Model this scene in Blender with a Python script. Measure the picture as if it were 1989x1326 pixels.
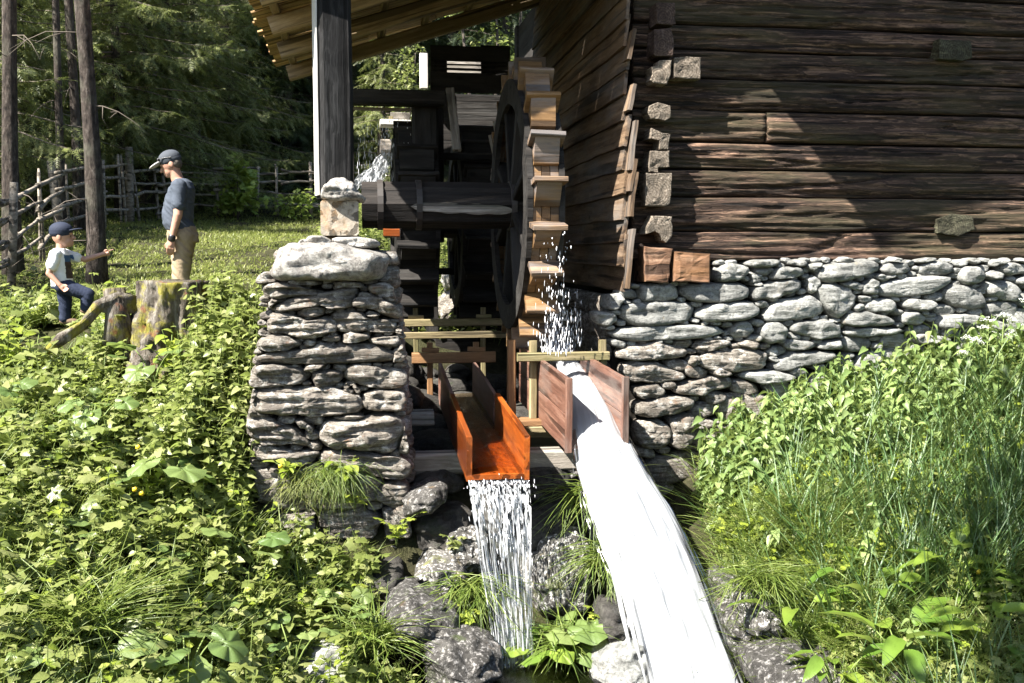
import bpy, bmesh, math, random
import numpy as np
from mathutils import Vector, Matrix

for o in list(bpy.data.objects): bpy.data.objects.remove(o)
SC = bpy.context.scene
COL = SC.collection
R = math.radians
rng = np.random.default_rng(7)
random.seed(7)

# ------------------------------------------------------------------ camera, sky, sun, exposure
# world axes follow the mill: +x along its front wall, +y into the depth, z = 0 at eye height
F, CX, CY = 1935.0, 994.5, 663.0
YAW, PITCH = R(8.89), R(5.11)
FWD = np.array([math.sin(YAW)*math.cos(PITCH), math.cos(YAW)*math.cos(PITCH), -math.sin(PITCH)])
RGT = np.array([math.cos(YAW), -math.sin(YAW), 0.0])
UPV = np.cross(RGT, FWD)
cam_d = bpy.data.cameras.new('camera'); cam = bpy.data.objects.new('camera', cam_d); COL.objects.link(cam)
cam.location = (0, 0, 0); cam.rotation_euler = (math.pi/2 - PITCH, 0, -YAW)
cam_d.sensor_width = 36; cam_d.lens = F/1989*36; cam_d.clip_start = .05; cam_d.clip_end = 600
SC.camera = cam

SUND = np.array([.42, .25, -.55]); SUND /= np.linalg.norm(SUND)      # direction the light travels
W = bpy.data.worlds.new("World"); SC.world = W; W.use_nodes = True
wn = W.node_tree; wn.nodes.clear()
sky = wn.nodes.new('ShaderNodeTexSky'); sky.sky_type = 'NISHITA'; sky.sun_disc = False
sky.sun_elevation = math.asin(-SUND[2]); sky.sun_rotation = math.atan2(-SUND[0], -SUND[1])
bg = wn.nodes.new('ShaderNodeBackground'); bg.inputs['Strength'].default_value = .06
wo = wn.nodes.new('ShaderNodeOutputWorld')
wn.links.new(sky.outputs[0], bg.inputs[0]); wn.links.new(bg.outputs[0], wo.inputs[0])
sun_d = bpy.data.lights.new('sun', 'SUN'); sun_d.energy = 5.0; sun_d.angle = R(.5); sun_d.color = (1, .955, .88)
sun = bpy.data.objects.new('sun', sun_d); COL.objects.link(sun)
sun.rotation_euler = Vector(SUND).to_track_quat('-Z', 'Y').to_euler()
SC.view_settings.view_transform = 'Standard'; SC.view_settings.look = 'None'
SC.view_settings.exposure = 2.3; SC.view_settings.gamma = 1.0; SC.view_settings.use_curve_mapping = False
SC.render.engine = 'CYCLES'
cy = SC.cycles
cy.max_bounces = 7; cy.diffuse_bounces = 3; cy.glossy_bounces = 3; cy.transmission_bounces = 5; cy.transparent_max_bounces = 8
cy.caustics_reflective = False; cy.caustics_refractive = False; cy.sample_clamp_indirect = 4
cy.use_denoising = True

# ------------------------------------------------------------------ measuring helpers
def ray(px, py): return FWD*F + RGT*(px-CX) + UPV*(CY-py)
def on_y(px, py, y):
    r = ray(px, py); return r*(y/r[1])
def on_x(px, py, x):
    r = ray(px, py); return r*(x/r[0])
def proj(P):
    P = np.asarray(P, float); d = P@FWD
    return CX + F*(P@RGT)/d, CY - F*(P@UPV)/d

_perm = np.random.default_rng(3).permutation(256).astype(np.int64); _perm = np.concatenate([_perm]*3)
_grad = np.random.default_rng(4).normal(size=(256, 3)); _grad /= np.linalg.norm(_grad, axis=1)[:, None]
def noise(P):
    P = np.asarray(P, float); i = np.floor(P).astype(np.int64); f = P-i; u = f*f*f*(f*(f*6-15)+10); i &= 255
    out = 0
    for dx in (0, 1):
        wx = u[:, 0] if dx else 1-u[:, 0]
        for dy in (0, 1):
            wy = u[:, 1] if dy else 1-u[:, 1]
            for dz in (0, 1):
                wz = u[:, 2] if dz else 1-u[:, 2]
                h = _perm[_perm[_perm[(i[:, 0]+dx) & 255]+((i[:, 1]+dy) & 255)]+((i[:, 2]+dz) & 255)]
                g = _grad[h]
                out = out + wx*wy*wz*(g[:, 0]*(f[:, 0]-dx)+g[:, 1]*(f[:, 1]-dy)+g[:, 2]*(f[:, 2]-dz))
    return out*1.6
def fbm(P, oct=4, gain=.5, lac=2.03):
    a, s = 1, 0; P = np.asarray(P, float)
    for k in range(oct):
        s = s + a*noise(P+k*17.3); P = P*lac; a *= gain
    return s

# ------------------------------------------------------------------ object helpers
WM = {}
def tag(o, label=None, cat=None, group=None, kind=None):
    if label: o['label'] = label
    if cat: o['category'] = cat
    if group: o['group'] = group
    if kind: o['kind'] = kind
    return o
def wmat(o): return WM.get(o.name, Matrix.Identity(4))
def place(o, M, parent=None):
    WM[o.name] = M.copy(); COL.objects.link(o)
    if parent is not None:
        o.parent = parent; o.matrix_basis = wmat(parent).inverted() @ M
    else: o.matrix_basis = M
    return o
def thing(name, label, cat, loc, group=None, kind=None):
    o = bpy.data.objects.new(name, None); o.empty_display_size = .1
    place(o, Matrix.Translation(Vector(loc))); return tag(o, label, cat, group, kind)
def mk_mesh(name, V, Fc, mat, smooth=True):
    me = bpy.data.meshes.new(name); V = np.asarray(V, float)
    if isinstance(Fc, np.ndarray):
        n, k = Fc.shape
        me.vertices.add(len(V)); me.vertices.foreach_set('co', V.astype(np.float32).ravel())
        me.loops.add(n*k); me.loops.foreach_set('vertex_index', Fc.astype(np.int32).ravel())
        me.polygons.add(n); me.polygons.foreach_set('loop_start', np.arange(0, n*k, k, dtype=np.int32))
        me.polygons.foreach_set('loop_total', np.full(n, k, dtype=np.int32))
        me.update(calc_edges=True)
    else:
        me.from_pydata([tuple(v) for v in V], [], [tuple(int(i) for i in f) for f in Fc]); me.update()
    me.polygons.foreach_set('use_smooth', np.full(len(me.polygons), smooth))
    for m in (mat if isinstance(mat, (list, tuple)) else [mat]): me.materials.append(m)
    return me
def obj(name, V, Fc, mat, parent=None, smooth=True, M=None, center=True):
    """V in world coordinates unless M (local->world) is given"""
    V = np.asarray(V, float)
    if M is None:
        c = (V.min(0)+V.max(0))/2 if center else np.zeros(3)
        V = V-c; M = Matrix.Translation(Vector(c))
    return place(bpy.data.objects.new(name, mk_mesh(name, V, Fc, mat, smooth)), M, parent)
def frame(a, b, up=(0, 0, 1)):
    a, b = Vector(a), Vector(b); x = (b-a).normalized(); up = Vector(up)
    y = up.cross(x)
    if y.length < 1e-4: y = Vector((0, 1, 0))
    y.normalize(); z = x.cross(y)
    M = Matrix((x, y, z)).transposed().to_4x4(); M.translation = (a+b)/2
    return M, (b-a).length
_bseed = [0]
def beam(name, a, b, w, h, mat, parent=None, up=(0, 0, 1), ch=.12, n=6, jit=.004, warp=.0, taper=1.0, roll=0, smooth=False):
    """squared timber from a to b; w sideways, h along up; chamfered and slightly uneven"""
    M, L = frame(a, b, up); _bseed[0] += 1; s = _bseed[0]*3.71
    if roll: M = M @ Matrix.Rotation(roll, 4, 'X')
    c = min(w, h)*ch; W2, H2 = w/2, h/2
    sec = [(-W2+c, -H2), (W2-c, -H2), (W2, -H2+c), (W2, H2-c), (W2-c, H2), (-W2+c, H2), (-W2, H2-c), (-W2, -H2+c)]
    V = []
    for i in range(n+1):
        t = i/n; k = 1+(taper-1)*t
        for (yy, zz) in sec: V.append((-L/2+L*t, yy*k, zz*k))
    V = np.array(V); q = V*np.array([1.3, 1, 1])+s
    V[:, 1] += jit*fbm(q*4, 2)+warp*noise(np.c_[V[:, 0]*.8+s, V[:, 0]*0, V[:, 0]*0])
    V[:, 2] += jit*fbm(q*4+9, 2)+warp*noise(np.c_[V[:, 0]*.8+s+31, V[:, 0]*0, V[:, 0]*0])
    V[:8, 0] += jit*noise(q[:8]*9); V[-8:, 0] += jit*noise(q[-8:]*9)
    Fc = [(i*8+j, i*8+(j+1) % 8, (i+1)*8+(j+1) % 8, (i+1)*8+j) for i in range(n) for j in range(8)]
    Fc += [tuple(range(7, -1, -1)), tuple(range(n*8, n*8+8))]
    return obj(name, V, Fc, mat, parent, smooth, M=M)
def tube(P, rad, n=8, seed=0, rough=.0, cap=True, freq=3):
    """tube through points with radii -> V, F"""
    P = np.asarray(P, float); rad = np.asarray(rad, float)*np.ones(len(P)); V = []; Fc = []
    T = np.gradient(P, axis=0); T /= np.linalg.norm(T, axis=1)[:, None]+1e-9
    ref = np.array([0, 0, 1.]) if abs(T[0][2]) < .9 else np.array([1., 0, 0])
    for i in range(len(P)):
        s = np.cross(ref, T[i]); s /= np.linalg.norm(s)+1e-9; u = np.cross(T[i], s)
        for j in range(n):
            a = 2*math.pi*j/n; V.append(P[i]+rad[i]*(math.cos(a)*s+math.sin(a)*u))
    V = np.array(V)
    if rough:
        d = V-np.repeat(P, n, 0); V = V+d*(rough*fbm(V*freq+seed, 3))[:, None]
    for i in range(len(P)-1):
        for j in range(n): Fc.append((i*n+j, i*n+(j+1) % n, (i+1)*n+(j+1) % n, (i+1)*n+j))
    if cap: Fc += [tuple(range(n-1, -1, -1)), tuple(range((len(P)-1)*n, len(P)*n))]
    return V, Fc
def join(parts):
    V, Fc, k = [], [], 0
    for v, f in parts:
        V.append(np.asarray(v)); Fc += [tuple(i+k for i in q) for q in f]; k += len(v)
    return np.concatenate(V), Fc
def copy_tree(o, loc=None, rz=None, sc=None, parent=None, label=None):
    c = o.copy(); COL.objects.link(c)
    if parent is not None: c.parent = parent
    for ch in o.children: copy_tree(ch, parent=c)
    if loc is not None:
        c.location = loc
        if rz is not None: c.rotation_euler = (0, 0, rz)
        if sc is not None: c.scale = (sc, sc, sc) if np.isscalar(sc) else sc
    if label: c['label'] = label
    return c

# ------------------------------------------------------------------ materials
class Mat:
    def __init__(s, name, rough=.7, spec=.3):
        s.m = bpy.data.materials.new(name); s.m.use_nodes = True; s.t = s.m.node_tree
        s.b = s.t.nodes['Principled BSDF']; s.out = s.t.nodes['Material Output']
        s.b.inputs['Roughness'].default_value = rough; s.b.inputs['Specular IOR Level'].default_value = spec
    def n(s, typ, ins=None, **pr):
        nd = s.t.nodes.new('ShaderNode'+typ)
        for k, v in pr.items(): setattr(nd, k, v)
        for k, v in (ins or {}).items(): s.set(nd.inputs[k], v)
        return nd
    def set(s, sock, v):
        if isinstance(v, bpy.types.NodeSocket): s.t.links.new(v, sock)
        elif isinstance(v, bpy.types.Node): s.t.links.new(v.outputs[0], sock)
        else: sock.default_value = (*v, 1) if (hasattr(v, '__len__') and len(v) == 3 and sock.type == 'RGBA') else v
    def coord(s, scale=(1, 1, 1), rnd=50, world=False):
        tc = s.n('NewGeometry').outputs['Position'] if world else s.n('TexCoord').outputs['Object']
        mp = s.n('Mapping', {'Vector': tc, 'Scale': scale})
        if not world and rnd:
            oi = s.n('ObjectInfo'); v = s.n('Math', {0: oi.outputs['Random'], 1: rnd}, operation='MULTIPLY')
            ad = s.n('VectorMath', {0: mp.outputs[0], 1: v.outputs[0]}, operation='ADD'); return ad.outputs[0]
        return mp.outputs[0]
    def noise(s, vec, scale, detail=6, rough=.6, dist=0):
        return s.n('TexNoise', {'Vector': vec, 'Scale': scale, 'Detail': detail, 'Roughness': rough, 'Distortion': dist}).outputs[0]
    def ramp(s, fac, stops, interp='LINEAR'):
        r = s.n('ValToRGB', {'Fac': fac}); cr = r.color_ramp; cr.interpolation = interp
        while len(cr.elements) < len(stops): cr.elements.new(.5)
        for e, (p, c) in zip(cr.elements, stops):
            e.position = p; e.color = (*c, 1) if hasattr(c, '__len__') else (c, c, c, 1)
        return r.outputs[0]
    def mix(s, fac, a, b, mode='MIX'):
        nd = s.n('Mix', data_type='RGBA', blend_type=mode)
        s.set(nd.inputs[0], fac); s.set(nd.inputs[6], a); s.set(nd.inputs[7], b); return nd.outputs[2]
    def math(s, op, a, b=0.0): return s.n('Math', {0: a, 1: b}, operation=op).outputs[0]
    def bump(s, h, strength=.5, dist=.02, prev=None):
        ins = {'Height': h, 'Strength': strength, 'Distance': dist}
        if prev is not None: ins['Normal'] = prev
        return s.n('Bump', ins).outputs[0]
    def done(s, col=None, nrm=None, rough=None):
        if col is not None: s.set(s.b.inputs['Base Color'], col)
        if nrm is not None: s.set(s.b.inputs['Normal'], nrm)
        if rough is not None: s.set(s.b.inputs['Roughness'], rough)
        return s.m

def wood(name, dark, mid, light, rough=.75, grain=34, stretch=.045, bump=.6, stain=None, stain_amt=.5, vary=.35, spec=.25, coat=0, bdist=.012):
    s = Mat(name, rough, spec)
    v = s.coord((stretch, 1, 1)); v2 = s.coord((.25, 1, 1))
    warp = s.noise(s.coord((.6, 1, 1)), 5, 2)
    vv = s.n('VectorMath', {0: v, 1: s.n('VectorMath', {0: warp, 'Scale': .06}, operation='SCALE').outputs[0]}, operation='ADD').outputs[0]
    g = s.noise(vv, grain, 9, .72)
    fine = s.noise(s.coord((stretch*.5, 1, 1)), grain*5, 4, .6)
    c = s.ramp(g, [(.3, dark), (.5, mid), (.72, light)])
    crack = s.ramp(s.noise(s.coord((stretch*.6, 1, 1), 90), grain*.6, 3, .4), [(.40, (.0,)*3), (.44, (1,)*3)])
    c = s.mix(s.math('MULTIPLY', s.math('SUBTRACT', 1.0, crack), .75), c, tuple(x*.25 for x in dark))
    big = s.noise(v2, 3.5, 5, .65)
    if stain is not None:
        c = s.mix(s.math('MULTIPLY', s.ramp(big, [(.46, 0.), (.64, 1.)]), stain_amt), c, stain)
    oi = s.n('ObjectInfo'); hv = s.n('HueSaturation', {'Color': c, 'Value': s.math('ADD', s.math('MULTIPLY', oi.outputs['Random'], vary), 1-vary/2)})
    kn = s.n('TexVoronoi', {'Vector': s.coord((.55, 1, 1), 30), 'Scale': 3.1})
    c = s.mix(s.ramp(kn.outputs['Distance'], [(.03, .8), (.10, 0.)]), hv.outputs[0], tuple(x*.5 for x in dark))
    h = s.math('ADD', s.math('MULTIPLY', g, 1.2), s.math('MULTIPLY', fine, .35))
    h = s.math('ADD', h, s.math('MULTIPLY', crack, .5))
    m = s.done(c, s.bump(h, bump, bdist))
    if coat: s.b.inputs['Coat Weight'].default_value = coat; s.b.inputs['Coat Roughness'].default_value = .12
    return m
def endgrain(name, dark, mid, light):
    s = Mat(name, .85, .2); v = s.coord((1, 1, 1), 0)
    warp = s.n('VectorMath', {0: v, 1: s.n('VectorMath', {0: s.n('TexNoise', {'Vector': s.coord(), 'Scale': 6.}).outputs[1], 'Scale': .05}, operation='SCALE').outputs[0]}, operation='ADD').outputs[0]
    rg = s.n('TexWave', {'Vector': warp, 'Scale': 16., 'Distortion': 2.5, 'Detail': 4., 'Detail Scale': 2.}, wave_type='RINGS', rings_direction='Y').outputs[1]
    a = s.noise(s.coord(), 48, 7, .7); sp = s.n('SeparateXYZ', {0: warp})
    an = s.math('ARCTAN2', sp.outputs[2], sp.outputs[0]); rad = s.n('CombineXYZ', {0: s.math('MULTIPLY', an, 2.2)}).outputs[0]
    ck = s.ramp(s.noise(rad, 2.4, 3, .6), [(.43, 0.), (.47, 1.), (.5, 1.), (.53, 1.)])
    ck2 = s.ramp(s.noise(rad, 3.3, 4, .7), [(.47, 1.), (.495, 0.), (.52, 1.)])
    c = s.ramp(s.math('ADD', s.math('MULTIPLY', rg, .12), s.math('MULTIPLY', a, .9)), [(.3, dark), (.5, mid), (.75, light)])
    c = s.mix(s.ramp(s.noise(s.coord(), 5, 4), [(.42, 0.), (.66, .7)]), c, tuple(x*.4 for x in mid))
    c = s.mix(s.math('MULTIPLY', s.math('SUBTRACT', 1.0, ck2), .4), c, tuple(x*.3 for x in dark))
    h = s.math('ADD', s.math('ADD', s.math('MULTIPLY', rg, .12), s.math('MULTIPLY', a, .9)), s.math('MULTIPLY', ck2, .25))
    return s.done(c, s.bump(h, .8, .016))
def stone_mat(name, dark, mid, light, lichen, rust, layer=(2.2, 6, 16), bump=.8, white=.55, moss=None, lsc=11):
    s = Mat(name, .82, .25)
    v = s.coord(layer); lay = s.noise(v, 2.6, 9, .7, .4)
    iso = s.coord(); sp = s.noise(iso, 42, 6, .75); big = s.noise(iso, 5, 5, .6)
    c = s.ramp(lay, [(.28, dark), (.48, mid), (.7, light)])
    c = s.mix(s.ramp(sp, [(.36, .75), (.5, 0.)]), c, dark)
    li = s.math('MULTIPLY', s.ramp(s.noise(iso, lsc, 8, .75), [(.52, 0.), (.62, 1.)]), white)
    c = s.mix(li, c, lichen)
    c = s.mix(s.math('MULTIPLY', s.ramp(s.noise(s.coord((1, 1, 1), 23), 7, 6, .7), [(.6, 0.), (.72, 1.)]), .6), c, rust)
    if moss is not None:
        c = s.mix(s.math('MULTIPLY', s.ramp(s.noise(s.coord((1, 1, 1), 77), 4, 7, .7), [(.58, 0.), (.7, 1.)]), .65), c, moss)
    oi = s.n('ObjectInfo'); c = s.n('HueSaturation', {'Color': c, 'Value': s.math('ADD', s.math('MULTIPLY', oi.outputs['Random'], .4), .8)}).outputs[0]
    h = s.math('ADD', s.math('MULTIPLY', lay, 1.0), s.math('MULTIPLY', sp, .45))
    return s.done(c, s.bump(h, bump, .03))
def leaf_mat(name, a, b, c3, trans=.35, rough=.42, spec=.45, tint=None):
    s = Mat(name, rough, spec)
    g = s.n('NewGeometry'); rp = s.math('FRACT', s.math('ADD', g.outputs['Random Per Island'], s.n('ObjectInfo').outputs['Random']))
    col = s.ramp(rp, [(0., a), (.55, b), (1., c3)])
    nz = s.noise(s.coord((1, 1, 1), 0, world=True), 2.3, 3)
    col = s.mix(s.ramp(nz, [(.4, 0.), (.65, .55)]), col, tint or tuple(x*.7 for x in a))
    fn = s.noise(s.coord((1, 1, 1), 0, world=True), 90, 3)
    col = s.mix(s.math('MULTIPLY', fn, .35), col, tuple(x*.55 for x in a))
    s.set(s.b.inputs['Base Color'], col)
    s.set(s.b.inputs['Normal'], s.bump(fn, .25, .01))
    tr = s.n('BsdfTranslucent', {'Color': s.mix(.5, col, (.36, .45, .10))})
    mx = s.n('MixShader', {0: trans, 1: s.b.outputs[0], 2: tr.outputs[0]})
    s.t.links.new(mx.outputs[0], s.out.inputs[0]); return s.m
def plain(name, col, rough=.7, spec=.3, var=.15, scale=60, bump=.15, bd=.004):
    s = Mat(name, rough, spec); n1 = s.noise(s.coord(), scale, 5)
    c = s.mix(n1, tuple(x*(1-var) for x in col), tuple(min(1, x*(1+var)) for x in col))
    return s.done(c, s.bump(n1, bump, bd))

M_LOG = wood('old_log_wood', (.005, .0035, .003), (.044, .026, .018), (.32, .2, .135), .8, 40, .045, 1., stain=(.06, .052, .026), stain_amt=.6, vary=.6, bdist=.018)
M_LOGEND = endgrain('log_end_grain', (.04, .03, .023), (.19, .155, .12), (.36, .31, .25))
M_LOGENDD = endgrain('dark_end_grain', (.02, .014, .012), (.09, .06, .05), (.2, .15, .12))
M_CLAP = wood('clapboard_wood', (.035, .022, .013), (.115, .073, .043), (.23, .16, .10), .72, 20, .05, .5, stain=(.12, .115, .11), stain_amt=.6)
M_DARK = wood('shade_dark_wood', (.005, .0045, .004), (.013, .011, .0095), (.035, .03, .026), .8, 22, .05, .6, stain=(.05, .048, .045))  # near-black tone puts the deep under-roof shade into the wood colour
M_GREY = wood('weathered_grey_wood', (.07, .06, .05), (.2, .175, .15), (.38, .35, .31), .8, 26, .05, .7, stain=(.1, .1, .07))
M_POST = wood('post_wood', (.004, .004, .004), (.012, .012, .012), (.045, .044, .044), .9, 30, .03, .6, stain=(.012, .011, .011), spec=.1)
M_SHAKE = wood('roof_shake_wood', (.14, .085, .038), (.44, .28, .13), (.66, .48, .25), .75, 22, .06, .6, stain=(.14, .085, .04), vary=.6)
M_RAFT = wood('rafter_wood', (.14, .1, .06), (.32, .24, .145), (.46, .36, .24), .78, 22, .05, .6, stain=(.12, .1, .07))
M_PINE = wood('new_pine_wood', (.11, .055, .023), (.22, .12, .056), (.33, .2, .10), .6, 22, .05, .4, stain=(.2, .11, .05))
M_OLIVE = wood('mossy_bar_wood', (.07, .055, .03), (.19, .15, .08), (.32, .26, .16), .7, 22, .05, .5, stain=(.09, .1, .03))
M_ORANGE = wood('wet_orange_wood', (.13, .026, .005), (.245, .055, .008), (.36, .10, .017), .28, 16, .06, .35, stain=(.12, .035, .012), stain_amt=.75, spec=.5, coat=.25)
M_BROWN = wood('wet_brown_wood', (.045, .02, .013), (.13, .062, .042), (.24, .14, .1), .45, 18, .06, .45, stain=(.2, .17, .15), stain_amt=.5, spec=.4)
M_WHEEL = wood('wheel_wood', (.05, .026, .010), (.16, .088, .034), (.28, .175, .085), .5, 18, .06, .45, stain=(.2, .2, .21), stain_amt=.45, spec=.4)
M_BLOCK = wood('cut_block_wood', (.05, .025, .015), (.16, .085, .05), (.27, .17, .11), .75, 16, .3, .5, stain=(.24, .12, .05), stain_amt=.6)
M_ENDPALE = wood('pale_beam_end', (.10, .08, .055), (.26, .225, .18), (.4, .35, .28), .8, 22, .9, .5, stain=(.5, .27, .1), stain_amt=.5)
M_SCHIST = stone_mat('pillar_schist', (.03, .025, .02), (.15, .13, .108), (.32, .295, .255), (.52, .5, .46), (.18, .085, .04), layer=(1.8, 5, 20), white=.6, bump=1.0)
M_PALE = stone_mat('pale_schist', (.05, .05, .046), (.175, .175, .163), (.29, .288, .27), (.42, .415, .385), (.2, .15, .08), layer=(1.4, 4, 12), white=.5, bump=.75)
M_CAP = stone_mat('cap_granite', (.05, .043, .04), (.22, .205, .185), (.35, .335, .305), (.48, .465, .43), (.3, .2, .12), layer=(5, 5, 6), white=.6, bump=.6)
M_BOULDER = stone_mat('wet_boulder', (.012, .011, .010), (.042, .039, .035), (.09, .085, .078), (.42, .4, .38), (.14, .09, .04), layer=(3, 3, 5), white=.55, bump=1.0, moss=(.05, .07, .015), lsc=30)
M_SPECK = stone_mat('speckled_boulder', (.015, .015, .013), (.06, .056, .05), (.15, .14, .13), (.55, .53, .5), (.2, .15, .05), layer=(3, 3, 5), white=1., bump=1.0, moss=(.12, .13, .02), lsc=30)
M_WETROCK = stone_mat('dark_wet_rock', (.012, .011, .01), (.035, .032, .028), (.08, .075, .065), (.12, .11, .1), (.06, .04, .02), layer=(2, 3, 5), white=.3, bump=1.0, moss=(.02, .035, .01))
M_CORE = plain('dry_earth_core', (.02, .017, .014), .95, .1)
M_LEAF = leaf_mat('herb_leaf', (.14, .175, .045), (.235, .265, .08), (.35, .36, .155), .42, .36)
M_NETTLE = leaf_mat('nettle_leaf', (.11, .17, .05), (.19, .26, .08), (.28, .34, .13), .32, .45)
M_BIG = leaf_mat('butterbur_leaf', (.10, .16, .045), (.16, .22, .065), (.24, .29, .10), .4, .4)
M_DOCK = leaf_mat('dock_leaf', (.09, .17, .025), (.16, .25, .035), (.25, .33, .05), .4, .33, .5)
M_YELLOW = leaf_mat('young_leaf', (.20, .27, .03), (.30, .36, .05), (.38, .42, .08), .45)
M_GRASS = leaf_mat('grass_blade', (.075, .125, .02), (.15, .205, .038), (.26, .30, .08), .35, .4)
M_GRASSD = leaf_mat('tall_grass_blade', (.05, .105, .03), (.09, .16, .05), (.16, .23, .09), .3, .38)
M_MEADOW = leaf_mat('meadow_grass', (.12, .145, .03), (.19, .21, .05), (.29, .29, .09), .35, .5)
M_NEEDLE = leaf_mat('spruce_needles', (.085, .105, .04), (.185, .21, .07), (.35, .355, .13), .3, .45, .4, tint=(.02, .034, .016))
M_NEEDLED = leaf_mat('shaded_spruce_needles', (.018, .032, .015), (.035, .056, .022), (.075, .10, .034), .2, .55, .3)  # darker copy of the needles, deep-wood shade put into the colour
M_MAPLE = leaf_mat('maple_leaf', (.2, .29, .05), (.3, .39, .08), (.4, .46, .12), .45)
M_BARK = None
def bark():
    s = Mat('spruce_bark', .9, .15); v = s.coord((1, 1, .35)); a = s.noise(v, 22, 8, .7); b = s.noise(s.coord(), 3, 3)
    c = s.ramp(a, [(.35, (.012, .01, .009)), (.55, (.055, .044, .037)), (.72, (.14, .12, .105))])
    c = s.mix(s.ramp(b, [(.5, 0.), (.7, .5)]), c, (.10, .10, .075))
    return s.done(c, s.bump(a, 1., .03))
M_BARK = bark()
M_TWIG = plain('dead_twig', (.13, .11, .09), .9, .1)
M_STEM = plain('green_stem', (.12, .16, .04), .6, .3)
M_FENCE = wood('fence_pole_wood', (.07, .06, .048), (.2, .17, .135), (.36, .32, .27), .85, 20, .06, .5)
def soil():
    s = Mat('ground_soil', .95, .1); v = s.coord((1, 1, 1), 0, world=True); a = s.noise(v, 6, 8, .7); b = s.noise(v, 1.1, 5)
    c = s.ramp(a, [(.3, (.012, .012, .007)), (.55, (.035, .032, .018)), (.75, (.08, .07, .045))])
    c = s.mix(s.ramp(b, [(.42, .05), (.6, .5)]), c, (.045, .05, .016))
    return s.done(c, s.bump(a, 1., .06))
M_SOIL = soil()
def stumpm():
    s = Mat('stump_wood', .9, .15); v = s.coord((1, 1, .18)); a = s.noise(v, 16, 8, .7); b = s.noise(s.coord(), 4.5, 6, .65)
    c = s.ramp(a, [(.32, (.022, .018, .015)), (.5, (.10, .085, .068)), (.7, (.27, .25, .22))])
    c = s.mix(s.ramp(b, [(.50, 0.), (.60, .85)]), c, (.22, .20, .03))
    c = s.mix(s.ramp(s.noise(s.coord((1, 1, 1), 9), 7, 5), [(.6, 0.), (.68, .8)]), c, (.16, .06, .03))
    return s.done(c, s.bump(a, 1., .05))
M_STUMP = stumpm()
def whitewater(name, col=(.44, .45, .46), foam=True, soft=(.25, .75), gloss=.15):
    s = Mat(name, .45, .4); v = s.coord((1, 1, 1), 0)
    a = s.noise(v, 10, 4); s.set(s.b.inputs['Base Color'], s.mix(s.ramp(s.noise(s.coord((1., .9, .9), 0), 2.2, 2, .45), [(.48, 0.), (.68, 1.)]), col, (.27, .28, .295))); s.set(s.b.inputs['Normal'], s.bump(a, .12, .03))  # grey patches paint soft shading into the white water
    if not foam: return s.m
    at = s.n('Attribute', attribute_name='foam').outputs['Fac']
    tl = s.n('BsdfTranslucent', {'Color': col}); w = s.n('MixShader', {0: .35, 1: s.b.outputs[0], 2: tl.outputs[0]})
    tr = s.n('BsdfTransparent', {'Color': (.97, .98, .98)}); gl = s.n('BsdfGlossy', {'Roughness': gloss, 'Normal': s.bump(at, .6, .02)})
    fr_ = s.n('Fresnel', {'IOR': 1.33}); cl = s.n('MixShader', {0: s.math('MULTIPLY', fr_.outputs[0], .4), 1: tr.outputs[0], 2: gl.outputs[0]})
    mr = s.n('MapRange', {'Value': at, 'From Min': soft[0], 'From Max': soft[1]}, interpolation_type='SMOOTHSTEP')
    mx = s.n('MixShader', {0: mr.outputs[0], 1: cl.outputs[0], 2: w.outputs[0]}); s.t.links.new(mx.outputs[0], s.out.inputs[0]); return s.m
M_FOAM = whitewater('foaming_water'); M_SHEETF = whitewater('streaked_sheet_water', soft=(.32, .85))
M_WHITE = whitewater('white_spray', foam=False)
def clearwater(name, col, rough=.08, bump=.6, sc=(1, 1, 1), f=9):
    s = Mat(name, rough, .5); s.b.inputs['Transmission Weight'].default_value = 1; s.b.inputs['IOR'].default_value = 1.33
    s.set(s.b.inputs['Base Color'], col)
    return s.done(None, s.bump(s.noise(s.coord(sc, 0), f, 5), bump, .03))
M_CLEAR = clearwater('clear_water', (.93, .96, .97))
M_SHEET = clearwater('falling_sheet_water', (.95, .97, .97), .12, 1., (1, 1, .06), 40)
def dropm():
    s = Mat('water_drop', .08, .6); s.b.inputs['Transmission Weight'].default_value = .25; s.b.inputs['IOR'].default_value = 1.33
    s.set(s.b.inputs['Base Color'], (.93, .94, .97)); return s.m
M_DROP = dropm()
def filmm():
    s = Mat('flume_film', .1, .5); v = s.coord((1, .6, 1), 0); h = s.noise(v, 26, 5); nb = s.bump(h, .8, .03)
    tr = s.n('BsdfTransparent', {'Color': (.97, .78, .55)}); gl = s.n('BsdfGlossy', {'Color': (1, 1, 1), 'Roughness': .12, 'Normal': nb})
    fr_ = s.n('Fresnel', {'IOR': 1.33, 'Normal': nb}); mx = s.n('MixShader', {0: fr_.outputs[0], 1: tr.outputs[0], 2: gl.outputs[0]})
    s.t.links.new(mx.outputs[0], s.out.inputs[0]); return s.m
M_FILM = filmm()
M_WETDARK = wood('wet_dark_wood', (.007, .005, .004), (.025, .016, .011), (.07, .05, .038), .5, 18, .06, .5, stain=(.06, .06, .06), spec=.4)
M_SKIN = plain('skin', (.36, .2, .14), .5, .4, .08, 90, .1)
M_CAPM = plain('navy_cap_cloth', (.02, .025, .042), .8, .2)
M_CAPG = plain('grey_cap_cloth', (.05, .056, .066), .8, .2)
M_PEAK = plain('pale_peak_cloth', (.33, .32, .31), .8, .2)
M_SHIRT = plain('slate_shirt_cloth', (.052, .062, .08), .85, .2, .2, 40, .3, .01)
M_WSHIRT = plain('white_shirt_cloth', (.62, .62, .62), .85, .2, .08, 40, .2, .01)
M_PRINT = plain('dark_print', (.05, .035, .03), .8, .2, .4, 18)
M_PRINTB = plain('blue_print', (.035, .08, .16), .8, .2, .3, 18)
M_KHAKI = plain('khaki_cloth', (.26, .2, .13), .85, .2, .15, 30, .35, .012)
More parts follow.
